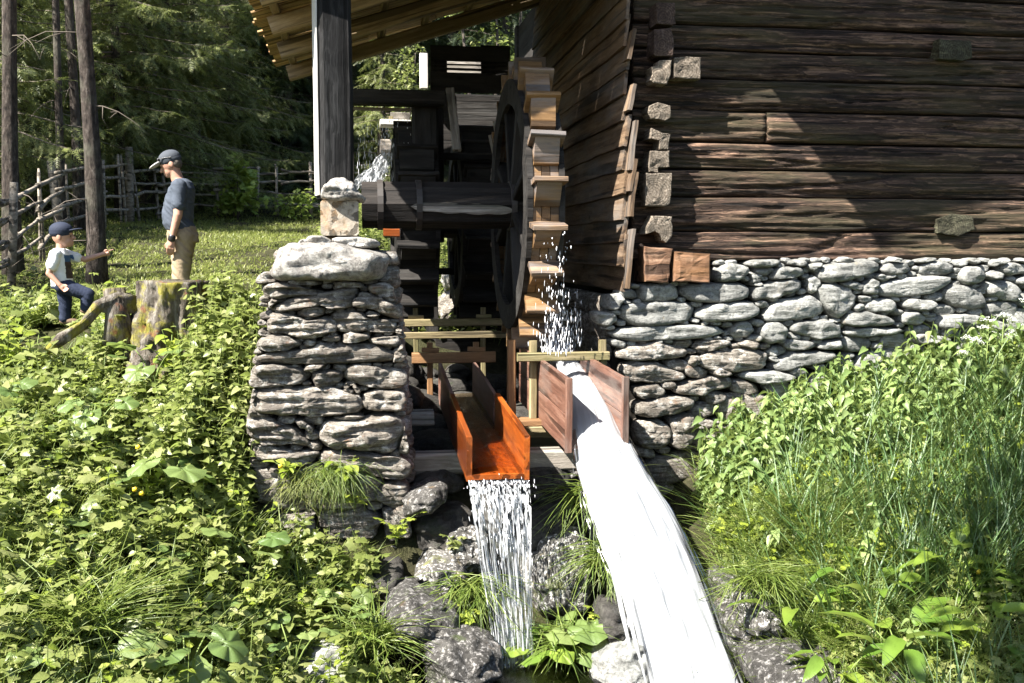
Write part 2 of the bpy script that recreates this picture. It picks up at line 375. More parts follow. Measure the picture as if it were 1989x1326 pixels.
M_NAVY = plain('navy_trouser_cloth', (.018, .024, .045), .85, .2, .3, 30, .35, .012)
M_BLACK = plain('black_plastic', (.012, .012, .013), .3, .5)
M_HAIR = plain('short_hair', (.09, .075, .06), .8, .3)
M_SHOE = plain('brown_shoe', (.12, .08, .05), .8, .3)
M_PALELIT = plain('pale_sunlit_board', (.48, .465, .43), .7, .3, .1, 30)  # pale boards; also paints the sunlit side of the roof post
M_IRON = plain('rusty_iron', (.03, .025, .022), .6, .5)
M_PETALW = plain('white_petal', (.75, .76, .7), .6, .3)
M_PETALY = plain('yellow_petal', (.75, .5, .03), .5, .3)
# ------------------------------------------------------------------ ground: thin-plate surface through measured points
GP = []
def gp(px, py, y): p = on_y(px, py, y); GP.append(tuple(p))
for a in [(-300, 1500, 4.2), (0, 1420, 4.6), (300, 1420, 4.9), (560, 1400, 5.6), (-700, 1100, 5.5), (0, 1150, 5.6), (250, 1130, 6.0),
          (450, 1120, 6.5), (640, 1090, 7.0), (150, 900, 7.1), (330, 900, 7.4), (460, 930, 7.4), (60, 760, 8.4), (330, 730, 8.5), (470, 690, 8.6),
          (0, 690, 9.4), (125, 640, 9.9), (356, 632, 10.3), (480, 640, 9.6), (300, 585, 11.2), (520, 555, 11.6), (420, 505, 15), (600, 490, 15),
          (15, 560, 13), (120, 520, 14.5), (250, 435, 20), (420, 432, 22), (610, 416, 23.5), (610, 470, 17),
          (760, 860, 8.4), (880, 950, 7.6), (1000, 900, 9), (880, 760, 12), (1100, 760, 12), (890, 610, 13.8), (760, 600, 14.5), (890, 470, 20), (990, 400, 26),
          (1000, 1500, 4.8), (1250, 1480, 4.8), (900, 1230, 6.7), (1080, 1180, 7.0), (960, 1400, 6.1), (1120, 1400, 6.1), (1010, 1330, 6.5), (1300, 1420, 5.9), (1200, 1010, 7.6), (1300, 960, 8.0),
          (1380, 880, 8.2), (1600, 775, 8.2), (1800, 715, 8.2), (1989, 665, 8.2), (2400, 580, 8.4), (1500, 1480, 5.1), (1400, 1400, 5.9), (1470, 1120, 6.4), (1600, 1345, 5.5),
          (1750, 1060, 6.2), (1989, 1330, 4.8), (1989, 1050, 6.0), (1750, 880, 7.2), (2400, 1000, 5.6)]:
    gp(*a)
GP += [(-1, 1, -1.75), (2.5, 1, -1.75), (0, -4, -1.7), (1, 3.2, -2.75), (0, 4.2, -2.6), (2, 4.2, -2.6), (-6, 1, -1.6), (8, 1, -1.6), (-6, -5, -1.6), (8, -5, -1.6),
       (9, 8, -.5), (9, 14, .2), (4, 14, -.4), (9, 22, 1.2), (-9, 9, -.7), (-9, 16, .3), (-9, 22, 1.1), (-14, 12, -.2), (-14, 24, 1.5), (0, 24, .95), (5, 28, 1.9), (14, 26, 2),
       (-8, 30, 2.2), (-20, 34, 4), (0, 34, 3.4), (14, 34, 3.6), (-14, 4, -1.2), (14, 4, -1.0)]
GP = np.array(GP)
def _k(r2): return np.where(r2 > 1e-9, .5*r2*np.log(r2+1e-12), 0)
_n = len(GP); _A = np.zeros((_n+3, _n+3))
_A[:_n, :_n] = _k(((GP[:, None, :2]-GP[None, :, :2])**2).sum(-1))+np.eye(_n)*.02
_A[:_n, _n:] = np.c_[np.ones(_n), GP[:, :2]]; _A[_n:, :_n] = _A[:_n, _n:].T
_w = np.linalg.solve(_A, np.r_[GP[:, 2], 0, 0, 0])
def gz(x, y):
    x = np.asarray(x, float); y = np.asarray(y, float); sh = np.broadcast(x, y).shape
    X = np.broadcast_to(x, sh).ravel(); Y = np.broadcast_to(y, sh).ravel()
    cx = np.clip(X, -18, 16); cyy = np.clip(Y, -6, 34); out = np.empty(len(X))
    for i in range(0, len(X), 20000):
        s = slice(i, i+20000)
        out[s] = _k((cx[s, None]-GP[None, :, 0])**2+(cyy[s, None]-GP[None, :, 1])**2)@_w[:_n]+_w[_n]+_w[_n+1]*cx[s]+_w[_n+2]*cyy[s]
    out = out+np.maximum(0, Y-34)*.5
    return out.reshape(sh)
xs = np.concatenate([-18-np.geomspace(.5, 130, 18)[::-1], np.arange(-18, -5, .25), np.arange(-5, 6, .07), np.arange(6, 16, .25), 16+np.geomspace(.5, 130, 18)])
ys = np.concatenate([-6-np.geomspace(.5, 60, 10)[::-1], np.arange(-6, 3, .3), np.arange(3, 10, .07), np.arange(10, 34, .25), 34+np.geomspace(.5, 130, 22)])
GX, GY = np.meshgrid(xs, ys); Z = gz(GX, GY)
P3 = np.c_[GX.ravel(), GY.ravel(), Z.ravel()]
P3[:, 2] += .05*fbm(P3*np.array([1.3, 1.3, .5]), 5)-.02
nx = len(xs); idx = np.arange(len(P3)).reshape(len(ys), nx)
q = np.stack([idx[:-1, :-1], idx[:-1, 1:], idx[1:, 1:], idx[1:, :-1]], -1).reshape(-1, 4)
tag(obj('ground', P3, q, M_SOIL, center=False), 'sloping earth ground around the mill', kind='structure')

# ------------------------------------------------------------------ stones
def stone(name, poly, parent, mat, U=(1, 0, 0), O=(0, 0, 0), D=(0, 1, 0), depth=.14, nth=40, npf=11, lay=.02, rough=.012, seed=0, flat=.35, sharp=2.5, grow=1.05):
    """rounded stone from a 2-D outline (u, z) in metres; U is the in-plane axis, D points into the wall, O an origin"""
    poly = np.asarray(poly, float); c = poly.mean(0); poly = c+(poly-c)*grow
    U, O, D = (np.asarray(v, float) for v in (U, O, D))
    th = np.linspace(0, 2*math.pi, nth, endpoint=False)
    q = poly-c; q2 = np.roll(q, -1, 0); r = np.full(nth, 1e-3)
    dx, dz = np.cos(th), np.sin(th)
    for (a, b) in zip(q, q2):
        e = b-a; den = dx*e[1]-dz*e[0]
        with np.errstate(divide='ignore', invalid='ignore'):
            t = (a[0]*e[1]-a[1]*e[0])/den; s = (a[0]*dz-a[1]*dx)/den
        ok = (np.abs(den) > 1e-9) & (t > 0) & (s >= -1e-6) & (s <= 1+1e-6)
        r = np.where(ok, np.maximum(r, t), r)
    rx = dx*r; rz = dz*r
    sm = lambda v: .25*np.roll(v, 1)+.5*v+.25*np.roll(v, -1)
    rx, rz = sm(rx), sm(rz)
    size = max(np.ptp(poly[:, 0]), np.ptp(poly[:, 1])); dep = min(depth, .12+.35*size)*np.random.default_rng(seed).uniform(.85, 1.12)
    ph = np.linspace(0, 1, npf)
    rho = np.where(ph < .7, np.sin(np.clip(ph/.62, 0, 1)*math.pi/2)**.8, 1-(ph-.7)*.6)
    dd = np.where(ph < .62, -(np.clip(1-rho**(3.2*sharp), 0, 1))**flat, (ph-.62)/.38*1.2)
    V = [[0, -dep, 0]]
    for k in range(1, npf):
        V += list(np.c_[rx*rho[k], np.full(nth, dep*dd[k]), rz*rho[k]])
    V = np.array(V); s = seed*5.13
    L = V*np.array([2.4, 3, 26/max(.7, min(1.5, size*2))])+s
    tilt = rng.normal()*.25; L[:, 2] += V[:, 0]*6*tilt
    ly = fbm(L, 4, .6); iso = fbm(V*9+s, 4, .55); lump = fbm(V*3.2/max(.4, size)*1.0+s*2, 2)
    ly = .55*np.sign(ly)*np.abs(ly)**.6+.75*(1-3*np.abs(noise(L*.7+3)))*.5
    V[:, 1] += (-lay*1.3*ly-rough*1.2*iso-.2*dep*lump)
    k = 1+.05*lump[:, None]+.05*np.round(2*noise(V*14+s*3))[:, None]*.6+(rough*1.5*iso/max(size, .1))[:, None]
    V[:, [0, 2]] *= k
    V[:, 2] += lay*.35*noise(L*1.7+5)
    Vw = O+np.outer(V[:, 0]+c[0], U)+np.outer(V[:, 1], D)+np.outer(V[:, 2]+c[1], [0, 0, 1])
    Fc = [(0, 1+(j+1) % nth, 1+j) for j in range(nth)]
    for i in range(npf-2):
        a = 1+i*nth
        Fc += [(a+j, a+(j+1) % nth, a+nth+(j+1) % nth, a+nth+j) for j in range(nth)]
    Fc.append(tuple(1+(npf-2)*nth+j for j in range(nth)))
    return obj(name, Vw, Fc, mat, parent)
def px_poly(pts, y): 
    P = np.array([on_y(a, b, y) for a, b in pts]); return P[:, [0, 2]]
def crop(pts, off, sc): return [(off[0]+a/sc, off[1]+b/sc) for a, b in pts]
def in_poly(X, Y, poly):
    ins = np.zeros(np.shape(X), bool); n = len(poly)
    for i in range(n):
        x1, y1 = poly[i]; x2, y2 = poly[(i+1) % n]
        c = ((y1 > Y) != (y2 > Y)) & (X < (x2-x1)*(Y-y1)/((y2-y1) or 1e-9)+x1); ins ^= c
    return ins
def autofill(region, polys, step=5, minr=6, nmax=60, asp=2.0):
    """little stones for the gaps between the hand-placed ones"""
    reg = np.array(region); x0, y0 = reg.min(0); x1, y1 = reg.max(0)
    X, Y = np.meshgrid(np.arange(x0, x1, step), np.arange(y0, y1, step)); free = in_poly(X, Y, region); cov = ~free
    for p in polys: cov |= in_poly(X, Y, p)
    X, Y, cov = X.ravel(), Y.ravel(), cov.ravel(); out = []
    C = np.c_[X, Y*asp]; cp = C[cov]; fr = C[~cov]
    d = np.full(len(fr), 1e9)
    for i in range(0, len(cp), 400): d = np.minimum(d, np.sqrt(((fr[:, None]-cp[None, i:i+400])**2).sum(-1)).min(1))
    for _ in range(nmax):
        if not len(d): break
        i = d.argmax(); r = d[i]
        if r < minr*asp*.8: break
        r = min(r, 62); cx_, cy_ = fr[i][0], fr[i][1]/asp; rx_, ry_ = r*1.12, r/asp*1.1; sk = rng.normal()*.12
        a = np.linspace(0, 2*math.pi, 9)[:-1]+rng.uniform(-.2, .2, 8); k = rng.uniform(.85, 1.12, 8)
        out.append([(cx_+rx_*math.copysign(abs(math.cos(t))**.75, math.cos(t))*kk, cy_+ry_*math.copysign(abs(math.sin(t))**.75, math.sin(t))*kk+sk*rx_*math.cos(t)) for t, kk in zip(a, k)])
        dd = np.sqrt(((fr-fr[i])**2).sum(1))-r; d = np.minimum(d, np.maximum(dd, 0))
    return out
S1 = lambda *p: crop(p, (470, 440), 4.42)
S2 = lambda *p: crop(p, (470, 680), 4.42)
S4 = lambda *p: crop(p, (1100, 460), 2.237)
CAP = S1((300,440),(290,410),(345,250),(380,180),(480,150),(800,145),(1000,195),(1230,225),(1240,300),(1200,440),(1150,470),(900,455),(600,460),(330,460))
PIL = [
 S1((180,505),(330,470),(480,490),(560,520),(740,545),(700,575),(400,600),(230,612)), S1((350,472),(420,455),(720,465),(700,500),(500,500)),
 S1((780,468),(900,452),(1050,490),(1100,505),(1000,520),(800,525)), S1((240,720),(260,680),(400,610),(750,560),(900,520),(1010,515),(990,600),(920,690),(760,705),(700,660),(480,720),(350,725)),
 S1((930,680),(1010,540),(1100,570),(1200,610),(1360,690),(1370,770),(1290,785),(1130,705)), S1((1060,500),(1220,470),(1300,520),(1330,640),(1250,640),(1100,560)),
 S1((480,742),(520,690),(640,665),(750,690),(700,750),(540,775)), S1((1040,745),(1090,708),(1200,745),(1120,772)), S1((232,645),(270,610),(330,625),(250,692)),
 S1((230,890),(235,800),(300,740),(400,728),(560,790),(640,790),(740,740),(800,800),(790,890),(640,940),(500,930),(300,900)),
 S1((760,740),(860,705),(1030,740),(1140,790),(1240,770),(1320,820),(1300,900),(1150,910),(1000,880),(830,890)),
 S1((1310,900),(1310,850),(1350,815),(1372,880),(1358,925)), S1((135,1030),(140,970),(250,920),(420,920),(520,970),(540,1010),(430,1040),(250,1052)),
 S1((520,982),(560,948),(640,970),(630,1008),(540,1012)), S1((680,962),(750,910),(850,930),(860,970),(760,992)), S1((855,972),(880,900),(950,890),(1120,920),(1060,970),(960,982),(890,997)),
 S1((1060,955),(1200,925),(1330,925),(1362,960),(1350,1012),(1250,1012),(1110,985)),
 S1((115,1112),(150,1070),(400,1050),(560,1030),(700,995),(900,1000),(1050,985),(1200,1010),(1300,1070),(1290,1150),(1180,1165),(1000,1150),(750,1155),(500,1177),(250,1172),(150,1140)),
 S1((1290,1150),(1300,1060),(1370,1010),(1412,1090),(1390,1142)),
 S2((75,240),(110,140),(160,110),(350,115),(590,160),(560,262),(440,280),(250,302),(120,312)), S2((530,140),(570,110),(730,95),(720,122),(640,150),(540,162)),
 S2((600,240),(620,172),(720,150),(860,160),(870,230),(800,290),(700,305),(630,290)), S2((885,200),(900,130),(980,105),(1120,120),(1300,130),(1410,150),(1415,260),(1300,315),(1180,320),(1000,270),(900,240)),
 S2((860,292),(900,258),(940,290),(900,322)), S2((950,290),(970,275),(1022,330),(1000,372)),
 S2((110,440),(150,350),(230,310),(420,310),(600,300),(800,310),(1000,370),(1045,420),(1030,490),(850,530),(600,550),(350,540),(180,512)), S2((90,412),(110,312),(150,340),(110,432)),
 S2((1040,462),(1060,352),(1150,320),(1380,330),(1415,400),(1390,492),(1250,512),(1100,492)),
 S2((50,652),(70,490),(110,455),(180,500),(300,590),(420,620),(600,770),(560,802),(430,790),(200,780),(80,722)), S2((450,572),(520,570),(620,650),(600,692),(500,640)),
 S2((650,662),(700,590),(830,590),(1000,580),(1130,540),(1350,550),(1370,700),(1320,822),(1200,842),(900,830),(700,792)), S2((700,582),(900,530),(1100,530),(1000,572)),
 S2((1380,560),(1410,700),(1440,860),(1330,860),(1375,700)),
 S2((80,812),(250,800),(520,850),(620,835),(680,880),(560,960),(450,952),(150,902)), S2((660,850),(700,830),(1000,870),(1300,880),(1450,930),(1470,1000),(1380,1080),(1200,1077),(950,992),(700,982)),
 S2((1130,1172),(1240,1120),(1400,1110),(1440,1160),(1400,1290),(1300,1312),(1150,1262)),
 [(495,905),(540,900),(585,930),(560,985),(505,965)], [(590,935),(690,912),(740,930),(735,965),(650,985),(600,975)], [(610,990),(700,975),(745,1000),(730,1035),(640,1040)], [(742,985),(790,965),(798,1030),(750,1040)],
 [(540,990),(605,985),(620,1045),(560,1050)], [(560,1055),(680,1045),(790,1045),(780,1100),(600,1110)]]
PREG = [(500,540),(760,540),(786,640),(795,1000),(800,1110),(560,1110),(492,960),(482,800),(500,660),(515,560)]
YP = 7.32
pillar = thing('stone_pillar', 'dry stone pillar of layered grey schist carrying the roof post and the wheel beam', 'pillar', (-.19, 7.6, -2.1))
for i, p in enumerate(PIL):
    w = np.ptp(np.array(p)[:, 0]); big = w > 120
    stone('stone', px_poly(p, YP), pillar, M_SCHIST, O=(0, YP, 0), depth=.17, seed=i+1, nth=84 if big else 44, npf=24 if big else 14, lay=.036 if big else .022, rough=.016)
for i, p in enumerate(autofill(PREG, PIL, nmax=90, minr=3.2)):
    stone('stone', px_poly(p, YP+.03), pillar, M_SCHIST, O=(0, YP+.03, 0), depth=.13, seed=i+200, nth=24, npf=9, lay=.015, rough=.012)
stone('stone', px_poly(CAP, YP), pillar, M_CAP, O=(0, YP, 0), depth=.30, seed=99, nth=72, npf=20, lay=.006, rough=.015, flat=.33, sharp=1.5)
for i, p in enumerate([S1((560,150),(570,80),(690,78),(800,135),(760,155)), S1((470,158),(515,108),(575,110),(580,155)), S1((740,88),(1000,90),(1200,115),(1195,190),(950,180),(780,145))]):
    stone('stone', px_poly(p, 7.42), pillar, M_CAP, O=(0, 7.42, 0), depth=.16, seed=310+i, lay=.008)
# core and the two flanks of the pillar
def prism(name, secs, mat, parent=None):
    V = []; Fc = []
    for (x0, x1, y0, y1, z) in secs: V += [(x0, y0, z), (x1, y0, z), (x1, y1, z), (x0, y1, z)]
    for i in range(len(secs)-1):
        for j in range(4): Fc.append((i*4+j, i*4+(j+1) % 4, i*4+4+(j+1) % 4, i*4+4+j))
    n = len(V); Fc += [(3, 2, 1, 0), (n-4, n-3, n-2, n-1)]
    return obj(name, V, Fc, mat, parent, smooth=False)
prism('core', [(-.66, .34, 7.36, 8.6, -2.4), (-.70, .30, 7.36, 8.6, -1.5), (-.62, .27, 7.36, 8.6, -.6), (-.48, .17, 7.4, 8.6, .04)], M_CORE, pillar)
for side in (-1, 1):
    z = -2.3; k = 0
    while z < -.05:
        h = rng.uniform(.09, .17); y = 7.42
        t = (z+2.3)/2.3; xo = (-.68+.20*t) if side < 0 else (.36-.15*t)
        while y < 8.55:
            L = rng.uniform(.2, .5); a = [(y, z), (y+L*.5, z-.01), (y+L, z), (y+L+.01, z+h*.5), (y+L, z+h), (y+L*.4, z+h+.01), (y, z+h)]
            stone('stone', a, pillar, M_SCHIST, U=(0, 1, 0), O=(xo, 0, 0), D=(-side, 0, 0), depth=.10, seed=400+k+side*50, nth=20, npf=8, lay=.012); y += L+.01; k += 1
        z += h+.008

# ------------------------------------------------------------------ log house: logs, corner log ends, stone foundation, clapboard flank, roofs
house = thing('log_house', 'dark weathered log mill house with shed roof on a pale dry stone base', 'house', (5.6, 8.3, -1.2))
YW = 8.2
zl = lambda py: on_y(1570, py, YW)[2]
XL = on_y(1228, 300, YW)[0]
def log(name, x0, x1, z0, z1, y0, parent, mat, bulge=.02, depth=.2, ridge=.02, seed=0, nxm=26):
    nxs = max(6, int((x1-x0)*nxm)); ncs = 20
    t = np.linspace(0, 1, ncs); zz = z0+(z1-z0)*t
    prof = bulge*(1-np.abs(2*t-1)**2.2)
    edge = .028*(np.abs(2*t-1) > .97)
    X = np.linspace(x0, x1, nxs+1); V = []
    A, B = np.meshgrid(X, np.arange(ncs), indexing='ij')
    zz2 = zz[B]; Q = np.c_[A.ravel()*.55+seed*3.1, zz2.ravel()*15, np.full(A.size, seed*1.7)]
    n1 = fbm(Q, 5, .62); n2 = fbm(np.c_[A.ravel()*1.1+seed, zz2.ravel()*3, np.full(A.size, seed*.7)], 3)
    ck = np.abs(noise(np.c_[A.ravel()*.33+seed*9, zz2.ravel()*9, np.full(A.size, seed*2.3)]))
    n1 = np.sign(n1)*np.abs(n1)**.8
    yy = y0-prof[B].ravel()+edge[B].ravel()-ridge*n1-.02*n2+.03*np.exp(-(ck/.035)**2)
    wob = .012*noise(np.c_[X*.9+seed, X*0, X*0])
    zf = zz2.ravel()+wob[np.repeat(np.arange(nxs+1), ncs)]*np.where((B.ravel() == 0) | (B.ravel() == ncs-1), 1, .5)
    F1 = np.c_[A.ravel(), yy, zf]
    Bk = np.array([[x, y0+depth, z] for x in X for z in (z1, z0)])
    nF = len(F1); V = np.concatenate([F1, Bk]); Fc = []
    for i in range(nxs):
        a = i*ncs; Fc += [(a+j, a+ncs+j, a+ncs+j+1, a+j+1) for j in range(ncs-1)]
        b = nF+i*2; Fc += [(a+ncs-1, a+2*ncs-1, b+2, b), (b, b+2, b+3, b+1), (b+1, b+3, a+ncs, a)]
    Fc.append(tuple(range(ncs))+(nF, nF+1)); e = nxs*ncs; Fc.append(tuple(range(e+ncs-1, e-1, -1))+(nF+nxs*2+1, nF+nxs*2)[::1])
    return obj(name, V, Fc, mat, parent, smooth=True)
rows = [(-10, 54, 0), (54, 103, .01), (103, 158, 0), (158, 218, -.01), (218, 279, .005), (279, 331, -.005), (331, 384, 0), (384, 450, -.035), (450, 506, -.02)]
k = 0
for (pa, pb, dy) in rows:
    z1, z0 = zl(pa)-.004, zl(pb)+.004
    if pa == 218:
        xj = on_y(1488, 250, YW)[0]
        log('log', XL, xj-.006, z0, z1, YW+.012, house, M_LOG, seed=k+40); log('log', xj+.006, 9.6, z0, z1, YW-.004, house, M_LOG, seed=k+41)
    else: log('log', XL, 9.6, z0, z1, YW+dy, house, M_LOG, seed=k)
    k += 1
z = zl(-10)
while z < 3.1:
    log('log', XL, 9.6, z+.004, z+.25, YW, house, M_LOG, seed=k, nxm=8); z += .255; k += 1
# the ends of the flank's logs and two purlin stubs
def log_end(pts, parent, mat, y0=7.99, y1=8.3, seed=0, name='log_end'):
    P = np.array([on_y(a, b, y0) for a, b in pts])[:, [0, 2]]; out = []
    n = len(P)
    for i in range(n):
        a, b = P[i], P[(i+1) % n]
        for t in np.linspace(0, 1, 5)[:-1]: out.append(a+(b-a)*t)
    P = np.array(out); c = P.mean(0); n = len(P); V = []
    rr = [(0, .0), (.35, .0), (.7, 0), (.93, .003), (1., .016), (1., .5), (1., 1)]
    for r, d in rr:
        for p in P: V.append((c[0]+(p[0]-c[0])*r, y0+d*(y1-y0), c[1]+(p[1]-c[1])*r))
    V = np.array(V); s = seed*4.1
    V[:, 1] += .012*fbm(V*np.array([11, 3, 11])+s, 4)+rng.uniform(-.02, .02); V[:, [0, 2]] += .006*np.c_[noise(V*14+s), noise(V*14+s+9)]
    Fc = []
    for i in range(len(rr)-1): Fc += [(i*n+j, i*n+(j+1) % n, (i+1)*n+(j+1) % n, (i+1)*n+j) for j in range(n)]
    return obj(name, V, Fc, mat, parent, smooth=False)
M_DARKSTUB = endgrain('mossy_dark_end_grain', (.015, .014, .01), (.06, .055, .035), (.14, .14, .09))
S6 = lambda *p: crop(p, (960, 0), 4.1435)
S7 = lambda *p: crop(p, (1100, 300), 4.144)
ENDS = [(S6((1305,20),(1455,20),(1455,195),(1420,205),(1305,190)), M_LOGENDD), (S6((1288,235),(1420,225),(1440,320),(1440,450),(1310,450),(1285,430)), M_LOGENDD),
 (S6((1335,480),(1430,480),(1425,600),(1400,670),(1290,660),(1265,640),(1285,590),(1270,530),(1320,530)), M_LOGEND), (S6((1455,460),(1550,445),(1670,460),(1670,630),(1455,620)), M_LOGEND),
 (S6((1250,850),(1320,820),(1420,850),(1425,940),(1380,965),(1270,950),(1240,900)), M_LOGEND), (S6((1270,1025),(1350,1070),(1420,1080),(1405,1200),(1340,1200),(1330,1130),(1255,1110)), M_LOGEND),
 (S7((680,-30),(830,-30),(828,100),(740,105),(735,145),(670,140),(665,60)), M_LOGEND), (S7((635,150),(850,150),(840,390),(800,415),(640,410)), M_LOGEND),
 (S7((690,490),(850,500),(850,660),(800,710),(770,690),(760,640),(690,600),(640,640),(640,590),(680,530)), M_LOGEND)]
for i, (p, m) in enumerate(ENDS): log_end(p, house, m, seed=i)
for i, p in enumerate([S7((630,740),(855,755),(825,1035),(635,1025)), S7((870,780),(1160,800),(1150,1030),(865,1020))]):
    log_end(p, house, M_BLOCK, y0=7.97, seed=20+i, name='sill_block')
tag(log_end([(1823, 76), (1884, 80), (1888, 112), (1866, 118), (1824, 114)], house, M_DARKSTUB, y0=8.10, seed=31), None)
tag(log_end([(1820, 425), (1850, 415), (1888, 420), (1893, 445), (1860, 458), (1822, 452)], house, M_DARKSTUB, y0=8.12, seed=32), None)
# flank behind the cladding, rear and far walls
XC = on_y(1213, 400, 8.1)[0]
beam('flank_wall', (XC+.32, 8.4, 1.3), (XC+.32, 14.9, 1.3), .2, 4.1, M_DARK, house)
beam('rear_wall', (2.4, 15.0, 1.3), (9.6, 15.0, 1.3), .2, 4.1, M_DARK, house)
beam('far_wall', (9.5, 8.5, 1.3), (9.5, 14.9, 1.3), .2, 4.1, M_DARK, house)
# clapboards on the flank: overlapping boards running into the depth
zb = on_y(1213, 566, 8.1)[2]; i = 0
while zb < 3.2:
    h = rng.uniform(.25, .28); yb = 8.06+rng.uniform(-.05, .05); tl = rng.uniform(.10, .17)
    beam('clapboard', (XC+rng.uniform(-.006, .006), yb, zb+h/2), (XC+.03+rng.uniform(-.02, .02), 12.5, zb+h/2+rng.uniform(-.02, .02)), .028, h, M_CLAP, house, up=(math.sin(tl), 0, math.cos(tl)), n=14, jit=.009, warp=.012, ch=.08)
    zb += rng.uniform(.185, .215); i += 1
for i, (py0, py1, dx) in enumerate([(60, 118, .03), (165, 215, .04), (235, 330, .055), (310, 372, .05), (335, 420, .06), (445, 560, .04)]):
    a = on_y(1222, py0, 8.02); b = on_y(1209, py1, 8.02); a[0] = XC+dx; b[0] = XC+dx-.045
    beam('corner_board', a, b, .03, .17, M_CLAP, house, up=(0, 1, 0), jit=.008, ch=.1)
# stone foundation
found = prism('foundation', [(on_y(1190, 900, 8.3)[0], 9.5, 8.3, 8.7, -2.4), (on_y(1190, 620, 8.3)[0], 9.5, 8.3, 8.7, on_y(1190, 620, 8.3)[2]), (on_y(1240, 560, 8.3)[0], 9.5, 8.3, 8.7, zl(500))], M_CORE, house)
FND = [S4(*p) for p in [
 ((630,190),(640,130),(690,112),(760,125),(775,160),(720,192),(660,197)), ((745,112),(800,100),(915,95),(920,115),(850,132),(770,132)), ((300,278),(300,205),(350,200),(470,205),(470,268),(400,280)),
 ((475,205),(560,200),(760,200),(785,235),(770,268),(640,282),(540,278),(475,252)), ((775,152),(830,160),(825,197),(780,202)), ((865,172),(890,130),(1000,130),(1015,165),(930,182),(870,187)),
 ((925,107),(990,95),(1030,110),(1000,130),(950,122)), ((1005,122),(1080,108),(1085,122),(1040,152)), ((1050,172),(1100,120),(1280,95),(1330,110),(1325,150),(1200,187),(1100,200)),
 ((780,268),(800,215),(900,185),(1000,185),(1008,215),(900,262),(820,274)), ((215,332),(230,290),(350,280),(500,275),(545,310),(520,362),(400,382),(260,382)), ((540,352),(560,300),(700,275),(800,280),(822,330),(760,357),(620,367)),
 ((820,362),(850,300),(900,270),(1030,252),(1105,290),(1100,337),(1000,352),(870,364)), ((1020,172),(1060,165),(1082,200),(1045,252),(1025,232)), ((1070,272),(1060,220),(1100,200),(1200,210),(1230,260),(1200,322),(1150,357),(1120,332)),
 ((150,432),(170,395),(350,380),(640,375),(682,395),(660,432),(450,442),(280,452)), ((690,402),(720,370),(770,360),(802,400),(760,432),(700,432)), ((808,422),(830,370),(900,365),(937,400),(920,442),(860,462)),
 ((200,522),(240,465),(400,455),(500,480),(515,512),(400,527),(260,532)), ((520,482),(560,445),(700,440),(707,465),(600,492)), ((565,562),(575,500),(700,480),(850,490),(852,560),(750,582),(650,582)),
 ((510,542),(530,510),(565,515),(560,552),(530,557)), ((225,582),(240,540),(380,540),(500,590),(502,615),(380,627),(270,622)), ((283,682),(290,645),(390,630),(417,665),(390,692),(320,697)),
 ((440,672),(460,640),(600,600),(690,600),(702,640),(560,682)), ((290,772),(290,715),(400,690),(500,685),(547,715),(500,752),(380,772)), ((430,892),(440,820),(420,780),(530,760),(547,800),(540,882),(480,912)),
 ((290,792),(400,790),(440,830),(420,902),(340,917),(295,892)), ((720,602),(770,575),(880,575),(992,600),(960,622),(830,632)), ((868,562),(900,530),(960,495),(1150,495),(1182,520),(1000,562),(900,582)),
 ((600,577),(640,558),(717,590),(640,602)), ((938,402),(960,370),(1100,350),(1162,390),(1150,432),(1060,442)), ((915,472),(940,435),(1060,450),(1052,482),(960,492)), ((1060,482),(1080,450),(1172,440),(1172,482)),
 ((710,462),(760,440),(820,460),(790,482)), ((1150,372),(1200,330),(1260,315),(1402,350),(1400,382),(1250,387)), ((1335,142),(1360,115),(1440,110),(1477,140),(1440,162),(1360,167)),
 ((1308,232),(1330,200),(1450,170),(1640,165),(1672,190),(1560,242),(1430,264),(1340,257)), ((1255,302),(1290,265),(1380,262),(1417,300),(1370,322),(1290,327)), ((1488,152),(1520,115),(1600,100),(1662,125),(1640,162),(1520,167)),
 ((1593,242),(1640,205),(1720,210),(1802,270),(1780,312),(1700,312),(1620,287)), ((1668,172),(1690,130),(1750,125),(1782,180),(1750,212),(1690,202)), ((1425,292),(1460,265),(1560,270),(1582,300),(1520,320),(1440,307)),
 ((1420,372),(1430,330),(1500,315),(1532,350),(1500,382)), ((1558,387),(1590,340),(1700,330),(1802,350),(1740,392),(1630,397)), ((1140,107),(1180,85),(1225,95),(1200,117)), ((1368,107),(1390,85),(1427,95),(1410,110)),
 ((1838,132),(1870,110),(1960,115),(1977,150),(1900,167),(1850,157)), ((1770,222),(1800,185),(1900,190),(1942,240),(1920,277),(1850,272),(1790,252)), ((1230,252),(1290,255),(1302,285),(1250,282)),
 ((1158,197),(1230,190),(1277,215),(1250,237),(1180,217)), ((1240,217),(1290,175),(1322,190),(1320,247),(1260,247)), ((1298,172),(1330,155),(1382,175),(1350,197)), ((1908,187),(1985,160),(2010,190),(1930,207)),
 ((1780,162),(1820,140),(1852,155),(1840,182),(1800,182)), ((1690,97),(1740,90),(1782,105),(1740,122)), ((1790,102),(1850,95),(1882,110),(1800,132)), ((1900,97),(1989,110),(1960,117)),
 ((1150,402),(1250,390),(1400,390),(1482,395),(1440,412),(1250,432),(1180,422)), ((1448,432),(1500,415),(1650,430),(1662,455),(1500,462)), ((1480,102),(1560,85),(1582,100),(1500,117)), ((1215,302),(1250,280),(1262,310),(1225,322)),
 ((160,310),(170,250),(220,245),(240,270),(200,315)), ((120,370),(110,320),(190,325),(215,360),(160,385))]]
FREG = [(1172, 575), (1225, 552), (1380, 545), (1385, 510), (1640, 500), (2300, 503), (2300, 640), (1990, 690), (1800, 730), (1600, 790), (1420, 890), (1340, 960), (1235, 960), (1228, 760), (1195, 700), (1170, 640)]
YF = 8.2
WAV = [.18, .14]
